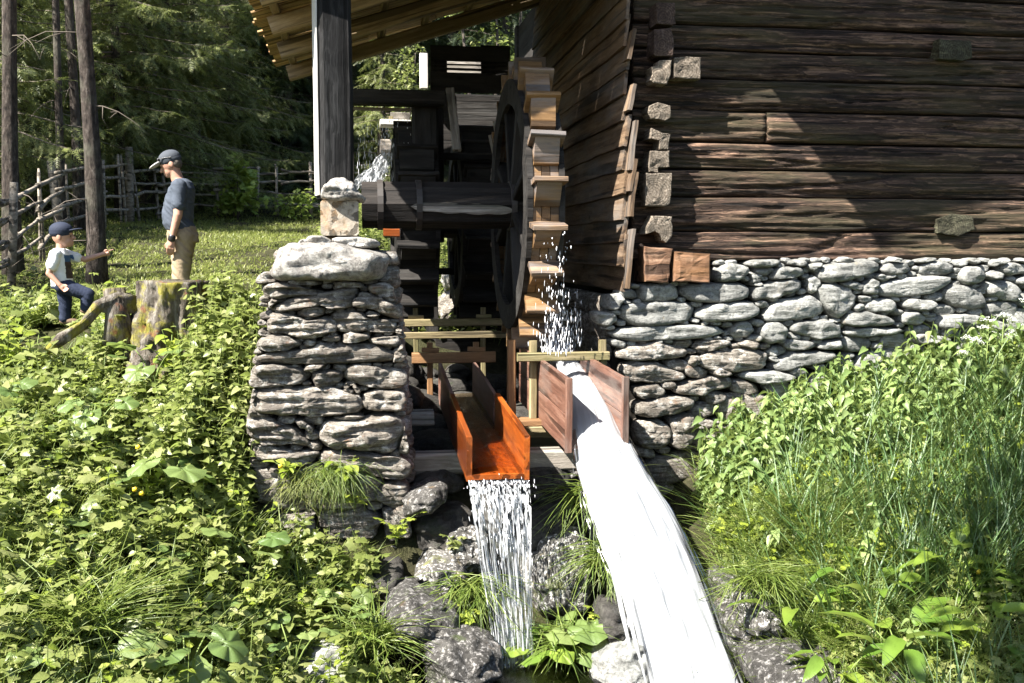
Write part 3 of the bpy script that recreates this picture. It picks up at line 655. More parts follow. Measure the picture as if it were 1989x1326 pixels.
for i, p in enumerate(FND):
    w = np.ptp(np.array(p)[:, 0]); big = w > 100
    px0 = np.mean([a for a, b in p]); py0 = np.mean([b for a, b in p])
    m = M_SCHIST if (px0 < 1480 and py0 > 665) else M_PALE
    stone('stone', px_poly(p, YF), found, m, O=(0, YF, 0), depth=.17, seed=i+500, nth=52 if big else 32, npf=14 if big else 10, lay=.010 if m is M_PALE else .022, rough=.010, flat=.36, sharp=2.4)
for i, p in enumerate(autofill(FREG, FND, nmax=190, minr=3.5)):
    px0 = np.mean([a for a, b in p]); py0 = np.mean([b for a, b in p])
    stone('stone', px_poly(p, YF+.02), found, M_SCHIST if (px0 < 1480 and py0 > 665) else M_PALE, O=(0, YF+.02, 0), depth=.13, seed=i+700, nth=22, npf=8, lay=.010, rough=.010)
z = -2.2; k = 0                      # foundation's flank in the wheel pit
while z < -.4:
    h = rng.uniform(.12, .22); y = 8.3
    while y < 13:
        L = rng.uniform(.25, .6); xo = on_y(1188, 760, 8.3)[0]+.04
        a = [(y, z), (y+L*.5, z-.01), (y+L, z), (y+L+.01, z+h*.5), (y+L, z+h), (y+L*.4, z+h+.01), (y, z+h)]
        stone('stone', a, found, M_SCHIST, U=(0, 1, 0), O=(xo, 0, 0), D=(1, 0, 0), depth=.10, seed=900+k, nth=16, npf=7, lay=.012); y += L+.01; k += 1
    z += h+.008

# ------------------------------------------------------------------ roofs
SL = math.tan(R(18.2))
zroof = lambda x: 2.2+SL*(x+.9)                 # underside of the shakes of the shed roof
YV, YB = 7.35, 12.5
roof = beam('roof', (2.25, YV+.1, zroof(2.2)-.05), (2.25, YB-.1, zroof(2.2)-.05), .12, .14, M_RAFT, house)   # wall plate the rafters lie on
for yr in (7.5, 8.62, 9.77, 10.95, 12.28):
    x0 = -.76
    beam('rafter', (x0, yr, zroof(x0)-.145), (2.3, yr, zroof(2.3)-.145), .13, .17, M_RAFT, roof, jit=.008, ch=.15)
for xb in np.arange(-.70, 2.3, .52):
    beam('batten', (xb, YV+.02, zroof(xb)-.03), (xb, YB-.03, zroof(xb)-.03), .085, .05, M_RAFT, roof, up=(-SL, 0, 1), jit=.008, ch=.25)
sl = math.atan(SL)
for c in range(4):                               # four overlapping courses of split shakes
    y = YV
    while y < YB:
        w = rng.uniform(.09, .19) if c < 3 else rng.uniform(.2, .3)
        xs0 = -.93+c*.80+rng.uniform(-.03, .03); xs1 = xs0+1.12
        lift = .016+.010*rng.random()
        a = (xs0, y+w/2, zroof(xs0)+lift+.030); b = (xs1, y+w/2, zroof(xs1)+lift-.004)
        beam('shake', a, b, w-.001-.003*rng.random(), .018+.006*rng.random(), M_SHAKE, roof, up=(-SL, 0, 1), n=3, jit=.006, ch=.2); y += w
# main roof of the house, above the frame: two slopes of boards with a front overhang
XE, ZE, XR = 1.75, 3.7, 6.0; S2L = math.tan(R(24))
rid = beam('main_roof', (XR, 6.55, ZE+S2L*(XR-XE)-.2), (XR, 15.6, ZE+S2L*(XR-XE)-.2), .16, .2, M_RAFT, house)
for (xa, xb) in ((XE, XR), (2*XR-XE, XR)):
    y = 6.5
    while y < 15.7:
        beam('roof_board', (xa, y+.2, ZE), (xb, y+.2, ZE+S2L*(XR-XE)), .397, .05, M_SHAKE, rid, up=(0, 0, 1), n=2); y += .4
# gable boards between the logs and the main roof
for i, xg in enumerate(np.arange(2.45, 9.5, .3)):
    top = ZE+S2L*((xg-XE) if xg < XR else (2*XR-XE-xg))-.1
    beam('gable_board', (xg, 8.32, 3.1), (xg, 8.32, max(top, 3.2)), .03, .29, M_DARK, house, up=(1, 0, 0), n=2)

# ------------------------------------------------------------------ post, bearing timber, lashing stone
Pa = on_y(652, 450, 7.72)
post = beam('roof_post', (Pa[0], 7.74, on_y(650, 386, 7.74)[2]), (Pa[0], 7.74, zroof(Pa[0])-.1), .24, .245, M_POST, None, up=(math.sin(R(102)), -math.cos(R(102)), 0), n=12, jit=.006, warp=.01)
beam('painted_sunlit_face', (Pa[0]-.131, 7.70, on_y(650, 380, 7.74)[2]), (Pa[0]-.131, 7.70, zroof(Pa[0])-.12), .012, .15, M_PALELIT, post, up=(math.sin(R(192)), -math.cos(R(192)), 0), n=8, jit=.003)  # added pale slab; its tone paints the post's sunlit left face
tag(post, 'tall squared grey post holding up the shed roof above the stone pillar', 'post')
e0, e1 = on_y(622, 388, 7.35), on_y(697, 458, 7.35)
bt = beam('bearing_beam', ((e0[0]+e1[0])/2, 7.35, (e0[2]+e1[2])/2), ((e0[0]+e1[0])/2, 9.6, (e0[2]+e1[2])/2), e1[0]-e0[0], e0[2]-e1[2], M_ENDPALE, None, n=8, jit=.006, ch=.06)
tag(bt, 'short squared timber with pale cut end lying on the pillar under a flat stone', 'beam')
st = px_poly(crop([(85,195),(95,110),(170,65),(240,60),(310,95),(335,150),(385,190),(375,225),(250,215),(160,220)], (600, 330), 3.583), 7.45)
o = stone('weight_stone', st, None, M_CAP, O=(0, 7.5, 0), depth=.2, seed=77, nth=52, npf=16, lay=.02, flat=.6)
tag(o, 'rounded grey stone resting on top of the bearing timber at the post foot', 'stone')
# ------------------------------------------------------------------ water wheels
def wheel(name, label, cx, y, z, R1, wid, mat, nb=21, axle=None, ph=0.0, detail=True):
    T = thing(name, label, 'water wheel', (cx, y, z), group='water wheels under the shed roof')
    r0 = R1-.19; hw = wid/2
    def P(x, r, a): return (cx+x, y-r*math.cos(a), z+r*math.sin(a))
    for k in range(3 if detail else 1):                       # curved sole boards side by side
        xa, xb = (-hw+wid*k/3+.003, -hw+wid*(k+1)/3-.003) if detail else (-hw, hw)
        V = []; n = nb*2
        for i in range(n):
            a = 2*math.pi*i/n; d = .004*math.sin(i*1.7+k)
            V += [P(xa, r0+d, a), P(xb, r0+d, a), P(xb, r0-.03, a), P(xa, r0-.03, a)]
        Fc = [(i*4+j, i*4+(j+1) % 4, ((i+1) % n)*4+(j+1) % 4, ((i+1) % n)*4+j) for i in range(n) for j in range(4)]
        obj('sole_board', V, Fc, mat, T, smooth=False)
    for sx in (-1, 1):
        V = []; n = nb*2; xa, xb = sx*hw, sx*(hw+.045)
        for i in range(n):
            a = 2*math.pi*i/n+.02
            V += [P(xa, r0+.015, a), P(xb, r0+.015, a), P(xb, r0-.2, a), P(xa, r0-.2, a)]
        Fc = [(i*4+j, i*4+(j+1) % 4, ((i+1) % n)*4+(j+1) % 4, ((i+1) % n)*4+j) for i in range(n) for j in range(4)]
        obj('rim', V, Fc, M_DARK, T, smooth=False)  # near-black colour carries the shade on the wheel's side
        for i in range(4):
            a = math.pi*i/4+ph+.2
            beam('spoke', P(sx*(hw-.03), -r0+.1, a), P(sx*(hw-.03), r0-.1, a), .07, .11, M_DARK, T, up=(1, 0, 0), n=4)
    for i in range(nb):
        a = 2*math.pi*i/nb+ph; e = rng.uniform(-.012, .012)
        ct, st_ = math.cos(a), math.sin(a)
        def L(x, r, t): return (cx+x, y-(r*ct-t*st_), z+(r*st_+t*ct))
        ro = R1+e
        w2 = hw-.006
        V = [L(-w2, r0-.01, -.03), L(w2, r0-.01, -.03), L(w2, ro-.025, -.03), L(-w2, ro-.025, -.03), L(-w2, r0-.01, -.20), L(w2, r0-.01, -.20), L(w2, r0+.02, -.20), L(-w2, r0+.02, -.20)]
        pd = obj('paddle', V, [(3, 2, 1, 0), (4, 5, 6, 7), (0, 1, 5, 4), (2, 3, 7, 6), (1, 2, 6, 5), (3, 0, 4, 7)], mat, T, smooth=False)
        a0 = Vector(L(-hw-.03+rng.uniform(-.01, .01), (r0+ro)/2, -.012)); b0 = Vector(L(hw+.03+rng.uniform(-.01, .01), (r0+ro)/2, -.012+rng.uniform(-.01, .01)))
        radial = Vector((0, -ct, st_))
        beam('ledge', a0, b0, .042, ro-r0+.02, mat, pd, up=radial, n=3, jit=.006, ch=.15)
    if axle:
        xa, xb, ra = axle
        t = np.linspace(xa, xb, 16); V, Fc = tube(np.c_[t, t*0+y, t*0+z], ra*1.04+.008*np.sin(t*2), 8, 3, .02)
        ax = obj('axle', V, Fc, M_DARK if not detail else M_AXLE, T, smooth=False)
        for xx in (xa+.16, xa+.50, xb-.35):
            V, Fc = tube([(xx-.025, y, z), (xx+.025, y, z)], ra+.028, 20); obj('iron_band', V, Fc, M_IRON, ax, smooth=False)
        if detail:
            n_ = 24; tt = np.linspace(0, 1, n_); wv_ = .075*np.sin(np.pi*tt**.6)**.5*(.4+.6*tt); wv_ = wv_*(1+.5*noise(np.c_[tt*5, tt*0, tt*0])); xw = xa+.42+.92*tt
            V = [(xw[i], y-ra-.022+.010*abs(s_)-.3*wv_[i]**2, z-.02-.03*tt[i]+s_*wv_[i]) for i in range(n_) for s_ in (-1, -.33, .33, 1)]
            obj('worn_face', V, [(i*4+j, i*4+4+j, i*4+5+j, i*4+1+j) for i in range(n_-1) for j in range(3)], M_GREY, ax)
    return T
M_AXLE = wood('axle_wood', (.004, .0035, .003), (.014, .011, .009), (.04, .034, .03), .75, 24, .06, .8, stain=(.015, .013, .012), stain_amt=.6)
wx0, wx1 = on_y(1036, 345, 7.72)[0], on_y(1103, 345, 7.72)[0]
wheel('water_wheel', 'large wet wooden bucket wheel beside the clapboard wall with water dripping from its paddles', (wx0+wx1)/2, 9.0, .42, 1.29, wx1-wx0-.06, M_WHEEL, axle=(.06, 1.75, .195), ph=.13)
q0, q1 = on_y(905, 400, 11.4)[0], on_y(985, 400, 11.4)[0]
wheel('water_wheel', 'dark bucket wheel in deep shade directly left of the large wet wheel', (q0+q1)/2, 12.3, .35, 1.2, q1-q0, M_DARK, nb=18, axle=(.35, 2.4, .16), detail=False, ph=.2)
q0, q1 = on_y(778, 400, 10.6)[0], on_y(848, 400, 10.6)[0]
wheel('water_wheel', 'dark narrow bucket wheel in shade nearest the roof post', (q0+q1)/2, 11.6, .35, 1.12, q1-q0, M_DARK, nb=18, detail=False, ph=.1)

# ------------------------------------------------------------------ dark timber frame of the headrace behind the wheels
fr = thing('headrace_frame', 'dark timber frame and boxed channel behind the wheels under the shed roof', 'timber frame', (.6, 11.4, -.5))
def bpx(name, x0, y0, x1, y1, Y, th, mat, parent, vert=None, **k):
    a, b = on_y(x0, y0, Y), on_y(x1, y1, Y)
    w, h = abs(b[0]-a[0]), abs(a[2]-b[2]); cx_, cz = (a[0]+b[0])/2, (a[2]+b[2])/2
    if vert if vert is not None else h > w: return beam(name, (cx_, Y, cz-h/2), (cx_, Y, cz+h/2), th, w, mat, parent, up=(1, 0, 0), **k)
    return beam(name, (cx_-w/2, Y, cz), (cx_+w/2, Y, cz), th, h, mat, parent, **k)
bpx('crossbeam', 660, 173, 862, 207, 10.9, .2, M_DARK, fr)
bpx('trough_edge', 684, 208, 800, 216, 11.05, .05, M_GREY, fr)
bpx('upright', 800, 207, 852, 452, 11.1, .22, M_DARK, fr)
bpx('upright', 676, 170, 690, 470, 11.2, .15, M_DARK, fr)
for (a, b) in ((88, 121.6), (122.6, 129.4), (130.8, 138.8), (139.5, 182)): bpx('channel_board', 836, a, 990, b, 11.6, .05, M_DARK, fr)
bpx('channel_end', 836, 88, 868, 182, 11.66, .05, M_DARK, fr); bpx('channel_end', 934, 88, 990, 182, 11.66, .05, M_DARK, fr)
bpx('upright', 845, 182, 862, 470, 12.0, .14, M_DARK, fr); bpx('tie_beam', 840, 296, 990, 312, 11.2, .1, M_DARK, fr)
a, b = on_y(874, 172, 11.0), on_y(888, 292, 10.6); beam('pale_slat', a, b, .04, .09, M_GREY, fr, up=(1, 0, 0))
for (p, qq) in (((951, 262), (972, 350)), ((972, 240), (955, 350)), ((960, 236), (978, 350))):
    beam('pale_slat', on_y(*p, 10.4), on_y(*qq, 10.4), .025, .03, M_GREY, fr, up=(1, 0, 0))  # thin pale slats stand in for lit edges in the dark
bpx('dark_board', 860, 182, 1000, 300, 13.2, .05, M_DARK, fr); bpx('dark_board', 925, 300, 1010, 700, 13.3, .05, M_DARK, fr); bpx('dark_board', 800, 300, 852, 440, 13.2, .05, M_DARK, fr)  # dark boards added so these openings read as deep shade
bpx('dark_board', 772, 515, 852, 720, 13.1, .05, M_DARK, fr); bpx('dark_board', 846, 645, 930, 720, 13.0, .05, M_DARK, fr)  # more added dark boards, standing in for shade low in the pit
bpx('dark_board', 846, 520, 925, 533, 12.6, .08, M_DARK, fr)
bpx('sunlit_strip', 845, 116, 985, 146, 14.3, .04, M_GREY, fr)  # added pale strip; its tone stands in for bright light behind the slits
# pale sunlit timbers of the far feeder
fd = thing('feeder_post', 'pale sunlit board post with a small shelf seen behind the roof post', 'post', on_y(780, 350, 13.6))
bpx('upright', 764, 244, 793, 350, 13.6, .14, M_PALELIT, fd); bpx('shelf', 738, 234, 797, 246, 13.5, .3, M_PALELIT, fd); bpx('backboard', 758, 218, 796, 235, 13.7, .05, M_GREY, fd)
bpx('peg', 755, 226, 764, 242, 13.4, .06, M_OLIVE, fd); bpx('spout', 738, 272, 768, 296, 13.7, .3, M_GREY, fd)
p2 = bpx('bleached_post', 815, 104, 832, 172, 13.0, .12, M_PALELIT, None); tag(p2, 'short bleached post standing in the gap below the roof edge', 'post')
p3 = bpx('wedge_block', 744, 444, 776, 460, 10.2, .12, M_ORANGE, None); tag(p3, 'small orange wood block under the wheel axle beside the pillar', 'block')
p4 = beam('lantern_hood', on_y(985, 182, 9.6), on_y(990, 150, 9.6), .14, .14, M_OLIVE, None, taper=.25, ch=.3, n=3); tag(p4, 'small mossy hood hanging left of the top wheel paddles', 'hood')

# ------------------------------------------------------------------ flumes and trestles
fl = thing('wooden_flume', 'bright orange wet wooden flume pouring a thin sheet of water', 'flume', (.95, 7.9, -1.6))
def flume(T, xl0, xl1, xr0, xr1, yn, yf, ztn, ztf, zbn, zbf, th, mat, nb=1, hi=0):
    for side, (xa, xb) in ((-1, (xl0, xl1)), (1, (xr0, xr1))):
        for k in range(nb):
            f0, f1 = k/nb, (k+1)/nb; g = .003 if nb > 1 else 0
            za0, za1 = zbn+(ztn-zbn)*f0+g, zbn+(ztn-zbn)*f1-g; zc0, zc1 = zbf+(ztf-zbf)*f0+g, zbf+(ztf-zbf)*f1-g
            m0, m1 = Vector((xa, yn+rng.uniform(0, .01), (za0+za1)/2)), Vector((xb, yf, (zc0+zc1)/2))
            beam('side_board', m0, m1, th, za1-za0, mat, T, n=12, jit=.003, ch=.06, taper=(zc1-zc0)/(za1-za0), warp=.004)
    beam('floor_board', ((xl0+xr0)/2, yn+.01, zbn+.03), ((xl1+xr1)/2, yf, zbf+.03), (xr0-xl0)-th-.004, .035, mat, T, n=8, jit=.002)
flume(fl, .752, .764, 1.155, 1.138, 6.70, 8.08, -1.262, -1.152, -1.575, -1.50, .038, M_ORANGE)
flume(fl, .772, .782, 1.128, 1.11, 8.09, 9.45, -1.165, -1.05, -1.515, -1.43, .03, M_BROWN)
f2 = thing('wooden_flume', 'broad dark brown plank flume under the wheel shooting out white water', 'flume', (1.7, 7.9, -1.5))
flume(f2, 1.497, 1.485, 1.912, 1.895, 6.95, 8.95, -.90, -.84, -1.43, -1.36, .036, M_BROWN, nb=2)
for x in (1.495, 1.912):
    beam('edge_batten', (x, 6.925, -1.435), (x, 6.925, -.895), .05, .045, M_BROWN, f2, up=(0, 1, 0), n=4, jit=.004)
def trestle(label, y, x0, x1, zt, zb_, posts, mat, zlow, pw=.055, wedge=True, ptop=.09):
    T = thing('flume_trestle', label, 'trestle', ((x0+x1)/2, y, zlow))
    beam('crossbar', (x0, y, (zt+zb_)/2), (x1, y, (zt+zb_)/2), .07, zt-zb_, mat, T, n=4, jit=.003)
    for xp in posts:
        p = beam('post', (xp, y+.067, zlow), (xp, y+.067, zt+ptop), .06, pw, mat, T, up=(1, 0, 0), n=5, jit=.003)
        if wedge: beam('wedge', (xp-.085, y+.02, zt+.025), (xp+.085, y+.02, zt+.02), .035, .045, mat, T, n=2)
    return T
A = on_y(800, 685, 9.5); B = on_y(962, 703, 9.5)
trestle('light brown crossbar on two pegged posts over the orange flume', 9.5, A[0], B[0], A[2], B[2], (on_y(836, 690, 9.5)[0], on_y(926, 690, 9.5)[0]), M_PINE, -1.5)
A = on_y(1005, 685, 7.95); B = on_y(1182, 699, 7.95)
trestle('greenish crossbar on two posts clamping the broad brown flume', 7.95, A[0], B[0], A[2], B[2], (on_y(1041, 690, 7.95)[0]-.012, on_y(1174, 690, 7.95)[0]), M_OLIVE, -1.36, pw=.06, wedge=False)
A = on_y(785, 620, 11.0); B = on_y(985, 632, 11.0)
trestle('dim rear crossbar with pegs in the shade behind the flumes', 11.0, A[0], B[0], A[2], B[2], (on_y(808, 610, 11.0)[0], on_y(940, 610, 11.0)[0]), M_OLIVE, -1.4, ptop=.12)
A = on_y(780, 646, 10.6); B = on_y(1003, 656, 10.6)
t = beam('cross_rail', (A[0], 10.6, A[2]-.03), (B[0], 10.6, A[2]-.03), .06, A[2]-B[2], M_OLIVE, None); tag(t, 'thin dim rail just below the rear pegged crossbar', 'rail')
t = bpx('standing_post', 985, 660, 1001, 822, 8.5, .07, M_PINE, None); tag(t, 'brown upright post standing between the two flumes', 'post')
t = bpx('sill_beam', 782, 879, 1118, 909, 7.62, .16, M_GREY, None); tag(t, 'long grey sill beam running below both flumes', 'beam')
t = bpx('stub_beam', 775, 798, 842, 823, 8.0, .16, M_GREY, None); tag(t, 'short weathered beam stub wedged beside the pillar left of the orange flume', 'beam')
t = bpx('sill_plank', 1000, 814, 1048, 824, 7.98, .2, M_PINE, None); tag(t, 'small light plank under the post of the brown flume', 'plank')
t = bpx('support_beam', 1018, 826, 1108, 872, 8.2, .12, M_OLIVE, None); tag(t, 'mossy support beam under the brown flume', 'beam')

# ------------------------------------------------------------------ water
def scatter(tv, tf, pos, rot, sc):
    tv = np.asarray(tv, float); n = len(pos); sc = np.asarray(sc, float)
    S = sc[:, None, None] if sc.ndim == 1 else sc[:, None, :]
    V = np.einsum('nij,nkj->nki', rot, tv[None]*S)+pos[:, None, :]
    tf = np.asarray(tf); Fo = tf[None]+(np.arange(n)*len(tv))[:, None, None]
    return V.reshape(-1, 3), Fo.reshape(-1, tf.shape[1])
def basis(d, roll=None):
    """columns: x along d, y sideways, z the normal closest to up, then rolled about d"""
    d = np.asarray(d, float); d = d/np.linalg.norm(d, axis=1)[:, None]
    s = np.cross(np.array([0, 0, 1.]), d); l = np.linalg.norm(s, axis=1); s[l < 1e-3] = (0, 1, 0); s /= np.linalg.norm(s, axis=1)[:, None]
    u = np.cross(d, s)
    if roll is not None:
        c, q_ = np.cos(roll)[:, None], np.sin(roll)[:, None]; s, u = s*c+u*q_, u*c-s*q_
    return np.stack([d, s, u], -1)
SPV = np.array([(-.5, 0, 0)]+[(-.15, .5*math.cos(a), .5*math.sin(a)) for a in (0, 2.1, 4.2)]+[(.25, .42*math.cos(a), .42*math.sin(a)) for a in (0, 2.1, 4.2)]+[(.5, 0, 0)])
SPF = np.array([(0, 2, 1), (0, 3, 2), (0, 1, 3), (1, 2, 5), (1, 5, 4), (2, 3, 6), (2, 6, 5), (3, 1, 4), (3, 4, 6), (4, 5, 7), (5, 6, 7), (6, 4, 7)])
def jetrows(rows, n):
    r = np.array(rows, float); t = np.linspace(0, 1, len(r)); tt = np.linspace(0, 1, n); return np.stack([np.interp(tt, t, r[:, k]) for k in range(4)], 1)
def smooth_rows(r, k=3):
    for _ in range(k): r[1:-1] = .25*r[:-2]+.5*r[1:-1]+.25*r[2:]
    return r
J = smooth_rows(jetrows([(1076, 1112, 690, 8.75), (1086, 1140, 722, 8.3), (1098, 1172, 765, 7.8), (1108, 1200, 812, 7.3), (1114, 1222, 856, 6.98), (1120, 1250, 905, 6.8),
     (1138, 1285, 962, 6.6), (1158, 1320, 1020, 6.45), (1178, 1352, 1082, 6.3), (1196, 1380, 1150, 6.15), (1212, 1408, 1220, 6.0), (1230, 1440, 1300, 5.85), (1248, 1470, 1380, 5.7), (1262, 1500, 1460, 5.55)], 110), 6)
def jet_pt(i, u):      # u in -1..1 across
    k = min(int(i), len(J)-2); f = i-k; r = J[k]*(1-f)+J[k+1]*f
    return on_y((r[0]+r[1])/2+u*(r[1]-r[0])/2, r[2], r[3])
def foam_surface(name, label, pt, n, nu, foam, mat, bulge=0., rip=.05, thick=.1, umax=1.0, kind='structure'):
    """water surface following pt(i, u); foam(I, U) is how much of it is white froth"""
    us = np.linspace(-umax, umax, nu); k0 = np.linspace(0, n-1.001, int(n*2.2)); m = len(k0)
    V = np.array([pt(i, u) for i in k0 for u in us]); I = np.repeat(k0/(n-1), nu); U = np.tile(us, m)
    h = bulge*np.clip(1-(U/umax)**2, 0, 1)**.7; am = np.clip(I*2, .2, 1)
    wv = fbm(np.c_[I*5, U*3, I*0+3], 3, .5)*rip*am+fbm(np.c_[I*7, U*14, I*0+5], 3, .6)*rip*.12*am
    V = V+np.outer(h+wv, [0, -.6, .8])*np.array([0, 1, 1])
    G = lambda i, j: i*nu+j
    ii, jj = np.meshgrid(np.arange(m-1), np.arange(nu-1), indexing='ij'); F_ = np.stack([G(ii, jj), G(ii, jj+1), G(ii+1, jj+1), G(ii+1, jj)], -1).reshape(-1, 4)
    fo = np.clip(foam(I, U), 0, 1); nF = len(V)
    if thick:
        V = np.concatenate([V, V+np.array([0, thick, -thick])]); F_ = np.concatenate([F_, F_[:, ::-1]+nF]); fo = np.r_[fo, fo*.9]
    o = obj(name, V, F_, mat, center=False); at = o.data.attributes.new('foam', 'FLOAT', 'POINT'); at.data.foreach_set('value', fo.astype(np.float32)); return tag(o, label, kind=kind)
def jet_foam(I, U):
    st = fbm(np.c_[U*13, I*2.4, I*0], 4, .6); e = (1-np.abs(U))/(.14+.42*np.clip(I*1.3-.25, 0, 1)); return np.where(I < .28, 1., np.clip(e*1.1-.05+.9*st*np.clip(1.25-e, 0, 1.2), 0, 1))
foam_surface('water_jet', 'thick white torrent shooting from the brown flume', jet_pt, len(J), 70, jet_foam, M_FOAM, bulge=.10, rip=.032, umax=1.06)
def flow_spindles(name, n, pt, ir, us_, ln, rd, mat, label, off=.0, offy=-.03):
    i0 = rng.uniform(*ir, n); u = us_(n); p = np.array([pt(i, v) for i, v in zip(i0, u)]); p2 = np.array([pt(i+1, v) for i, v in zip(i0, u)])
    d = p2-p; d /= np.linalg.norm(d, axis=1)[:, None]
    p = p+rng.normal(0, off, p.shape)+np.array([0, offy, 0])
    L_ = rng.uniform(*ln, n); r_ = rng.uniform(*rd, n)
    V, Fx = scatter(SPV, SPF, p, basis(d+rng.normal(0, .018, d.shape)), np.c_[L_, r_, r_])
    return tag(obj(name, V, Fx, mat, center=False), label, kind='stuff')
Sh = smooth_rows(jetrows([(908, 1026, 926, 6.75), (911, 1029, 944, 6.67), (916, 1031, 985, 6.60), (926, 1032, 1050, 6.52), (940, 1033, 1130, 6.43), (953, 1035, 1220, 6.34), (962, 1037, 1310, 6.25), (968, 1040, 1420, 6.15)], 80), 2)
def sh_pt(i, u):
    k = min(int(i), len(Sh)-2); f = i-k; r = Sh[k]*(1-f)+Sh[k+1]*f
    return on_y((r[0]+r[1])/2+u*(r[1]-r[0])/2, r[2], r[3])
def sheet_foam(s0):
    def f(I, U):
        s = 18*np.sqrt(I+.004); a = fbm(np.c_[U*15+s0, s, I*0+s0], 5, .62); b_ = fbm(np.c_[U*5+s0, s*.25, I*0], 3); e = np.exp(-((1-np.abs(U))/.05)**2)
        lo = np.clip((I-.25)*2.5, 0, 1); a = a*(1-lo)+lo*1.15*fbm(np.c_[U*26+s0, s*.22, I*0+s0], 4, .65); return np.clip(.43+(1.15-.35*lo)*a+.35*b_-.10*lo+.28*e, 0, 1)
    return f
foam_surface('water_sheet', 'clear thin sheet of water falling from the orange flume', sh_pt, len(Sh), 110, sheet_foam(1.), M_SHEETF, rip=.05, thick=0)
foam_surface('water_sheet', 'inner layer of the sheet falling from the orange flume', lambda i, u: sh_pt(i, u*.96)+np.array([0, .05, 0]), len(Sh), 90, sheet_foam(9.), M_SHEETF, rip=.05, thick=0)
flow_spindles('water_strands', 110, sh_pt, (1, 40), lambda n: np.clip(rng.normal(0, .7, n), -1.06, 1.06), (.012, .06), (.0025, .008), M_DROP, 'bright droplets in the upper part of the falling sheet', .02, -.03)
# film of water inside the orange flume
def gidx(i, j): return i*nu+j
nu = 16; ny = 60
ya = np.linspace(6.71, 9.4, ny); V = np.array([(x, y_, -1.575+.145*(y_-6.7)/2.75*1.0+.095) for y_ in ya for x in np.linspace(.79, 1.108, nu)])
V[:, 2] += .012*fbm(V*np.array([7, 6, 1]), 4, .65)
tag(obj('flume_water', V, np.array([(gidx(i, j), gidx(i, j+1), gidx(i+1, j+1), gidx(i+1, j)) for i in range(ny-1) for j in range(nu-1)]), M_FILM, center=False), 'shallow rippling water in the orange flume', kind='structure')
# drips off the wheel
def drips(name, n, x0, x1, y0, y1, Y0, Y1, ln, rd, label, dens=None, mat=M_DROP):
    px = rng.uniform(x0, x1, n) if dens is None else dens(n); py = y0+(y1-y0)*rng.random(n)**.7; Y_ = rng.uniform(Y0, Y1, n)
    p = np.array([on_y(a, b, c) for a, b, c in zip(px, py, Y_)]); d = np.tile([0., .03, -1.], (n, 1))+rng.normal(0, .04, (n, 3))
    L_ = rng.uniform(*ln, n)*(.4+.6*(py-y0)/(y1-y0)); r_ = rng.uniform(*rd, n)
    V, Fx = scatter(SPV, SPF, p, basis(d), np.c_[L_, r_, r_]); return tag(obj(name, V, Fx, mat, center=False), label, kind='stuff')
drips('water_drops', 230, 0, 0, 440, 690, 7.6, 8.2, (.02, .09), (.004, .011), 'drops falling off the front of the large wet wheel', lambda n: rng.normal(1078, 17, n))
drips('water_drops', 300, 0, 0, 590, 695, 8.2, 8.8, (.03, .10), (.005, .014), 'dense splashing water under the large wet wheel', lambda n: rng.normal(1078, 13, n))
drips('water_drops', 130, 1090, 1130, 560, 680, 8.0, 8.6, (.03, .10), (.003, .008), 'thin drips beside the wall flank')
drips('water_drops', 260, 692, 800, 214, 352, 11.0, 11.3, (.04, .12), (.004, .009), 'drips falling from the trough edge behind the roof post')
def cpt(i, u): return on_y(754-46*(i/30)**1.3+u*(9+i*.8), 288+72*(i/30), 13.9-.02*i)
foam_surface('cascade_water', 'small white cascade behind the roof post', cpt, 30, 40, lambda I, U: .75+.8*fbm(np.c_[U*8, I*5, I*0+7], 4, .6)-.5*np.abs(U)**3, M_FOAM, rip=.06, thick=.05)
V = [(x, y_, -2.72) for y_ in (1.8, 6.4) for x in (-1.6, 3.4)]
tag(obj('stream', V, [(0, 1, 3, 2)], M_CLEAR, center=False), 'shallow clear stream in front of the mill', kind='structure')

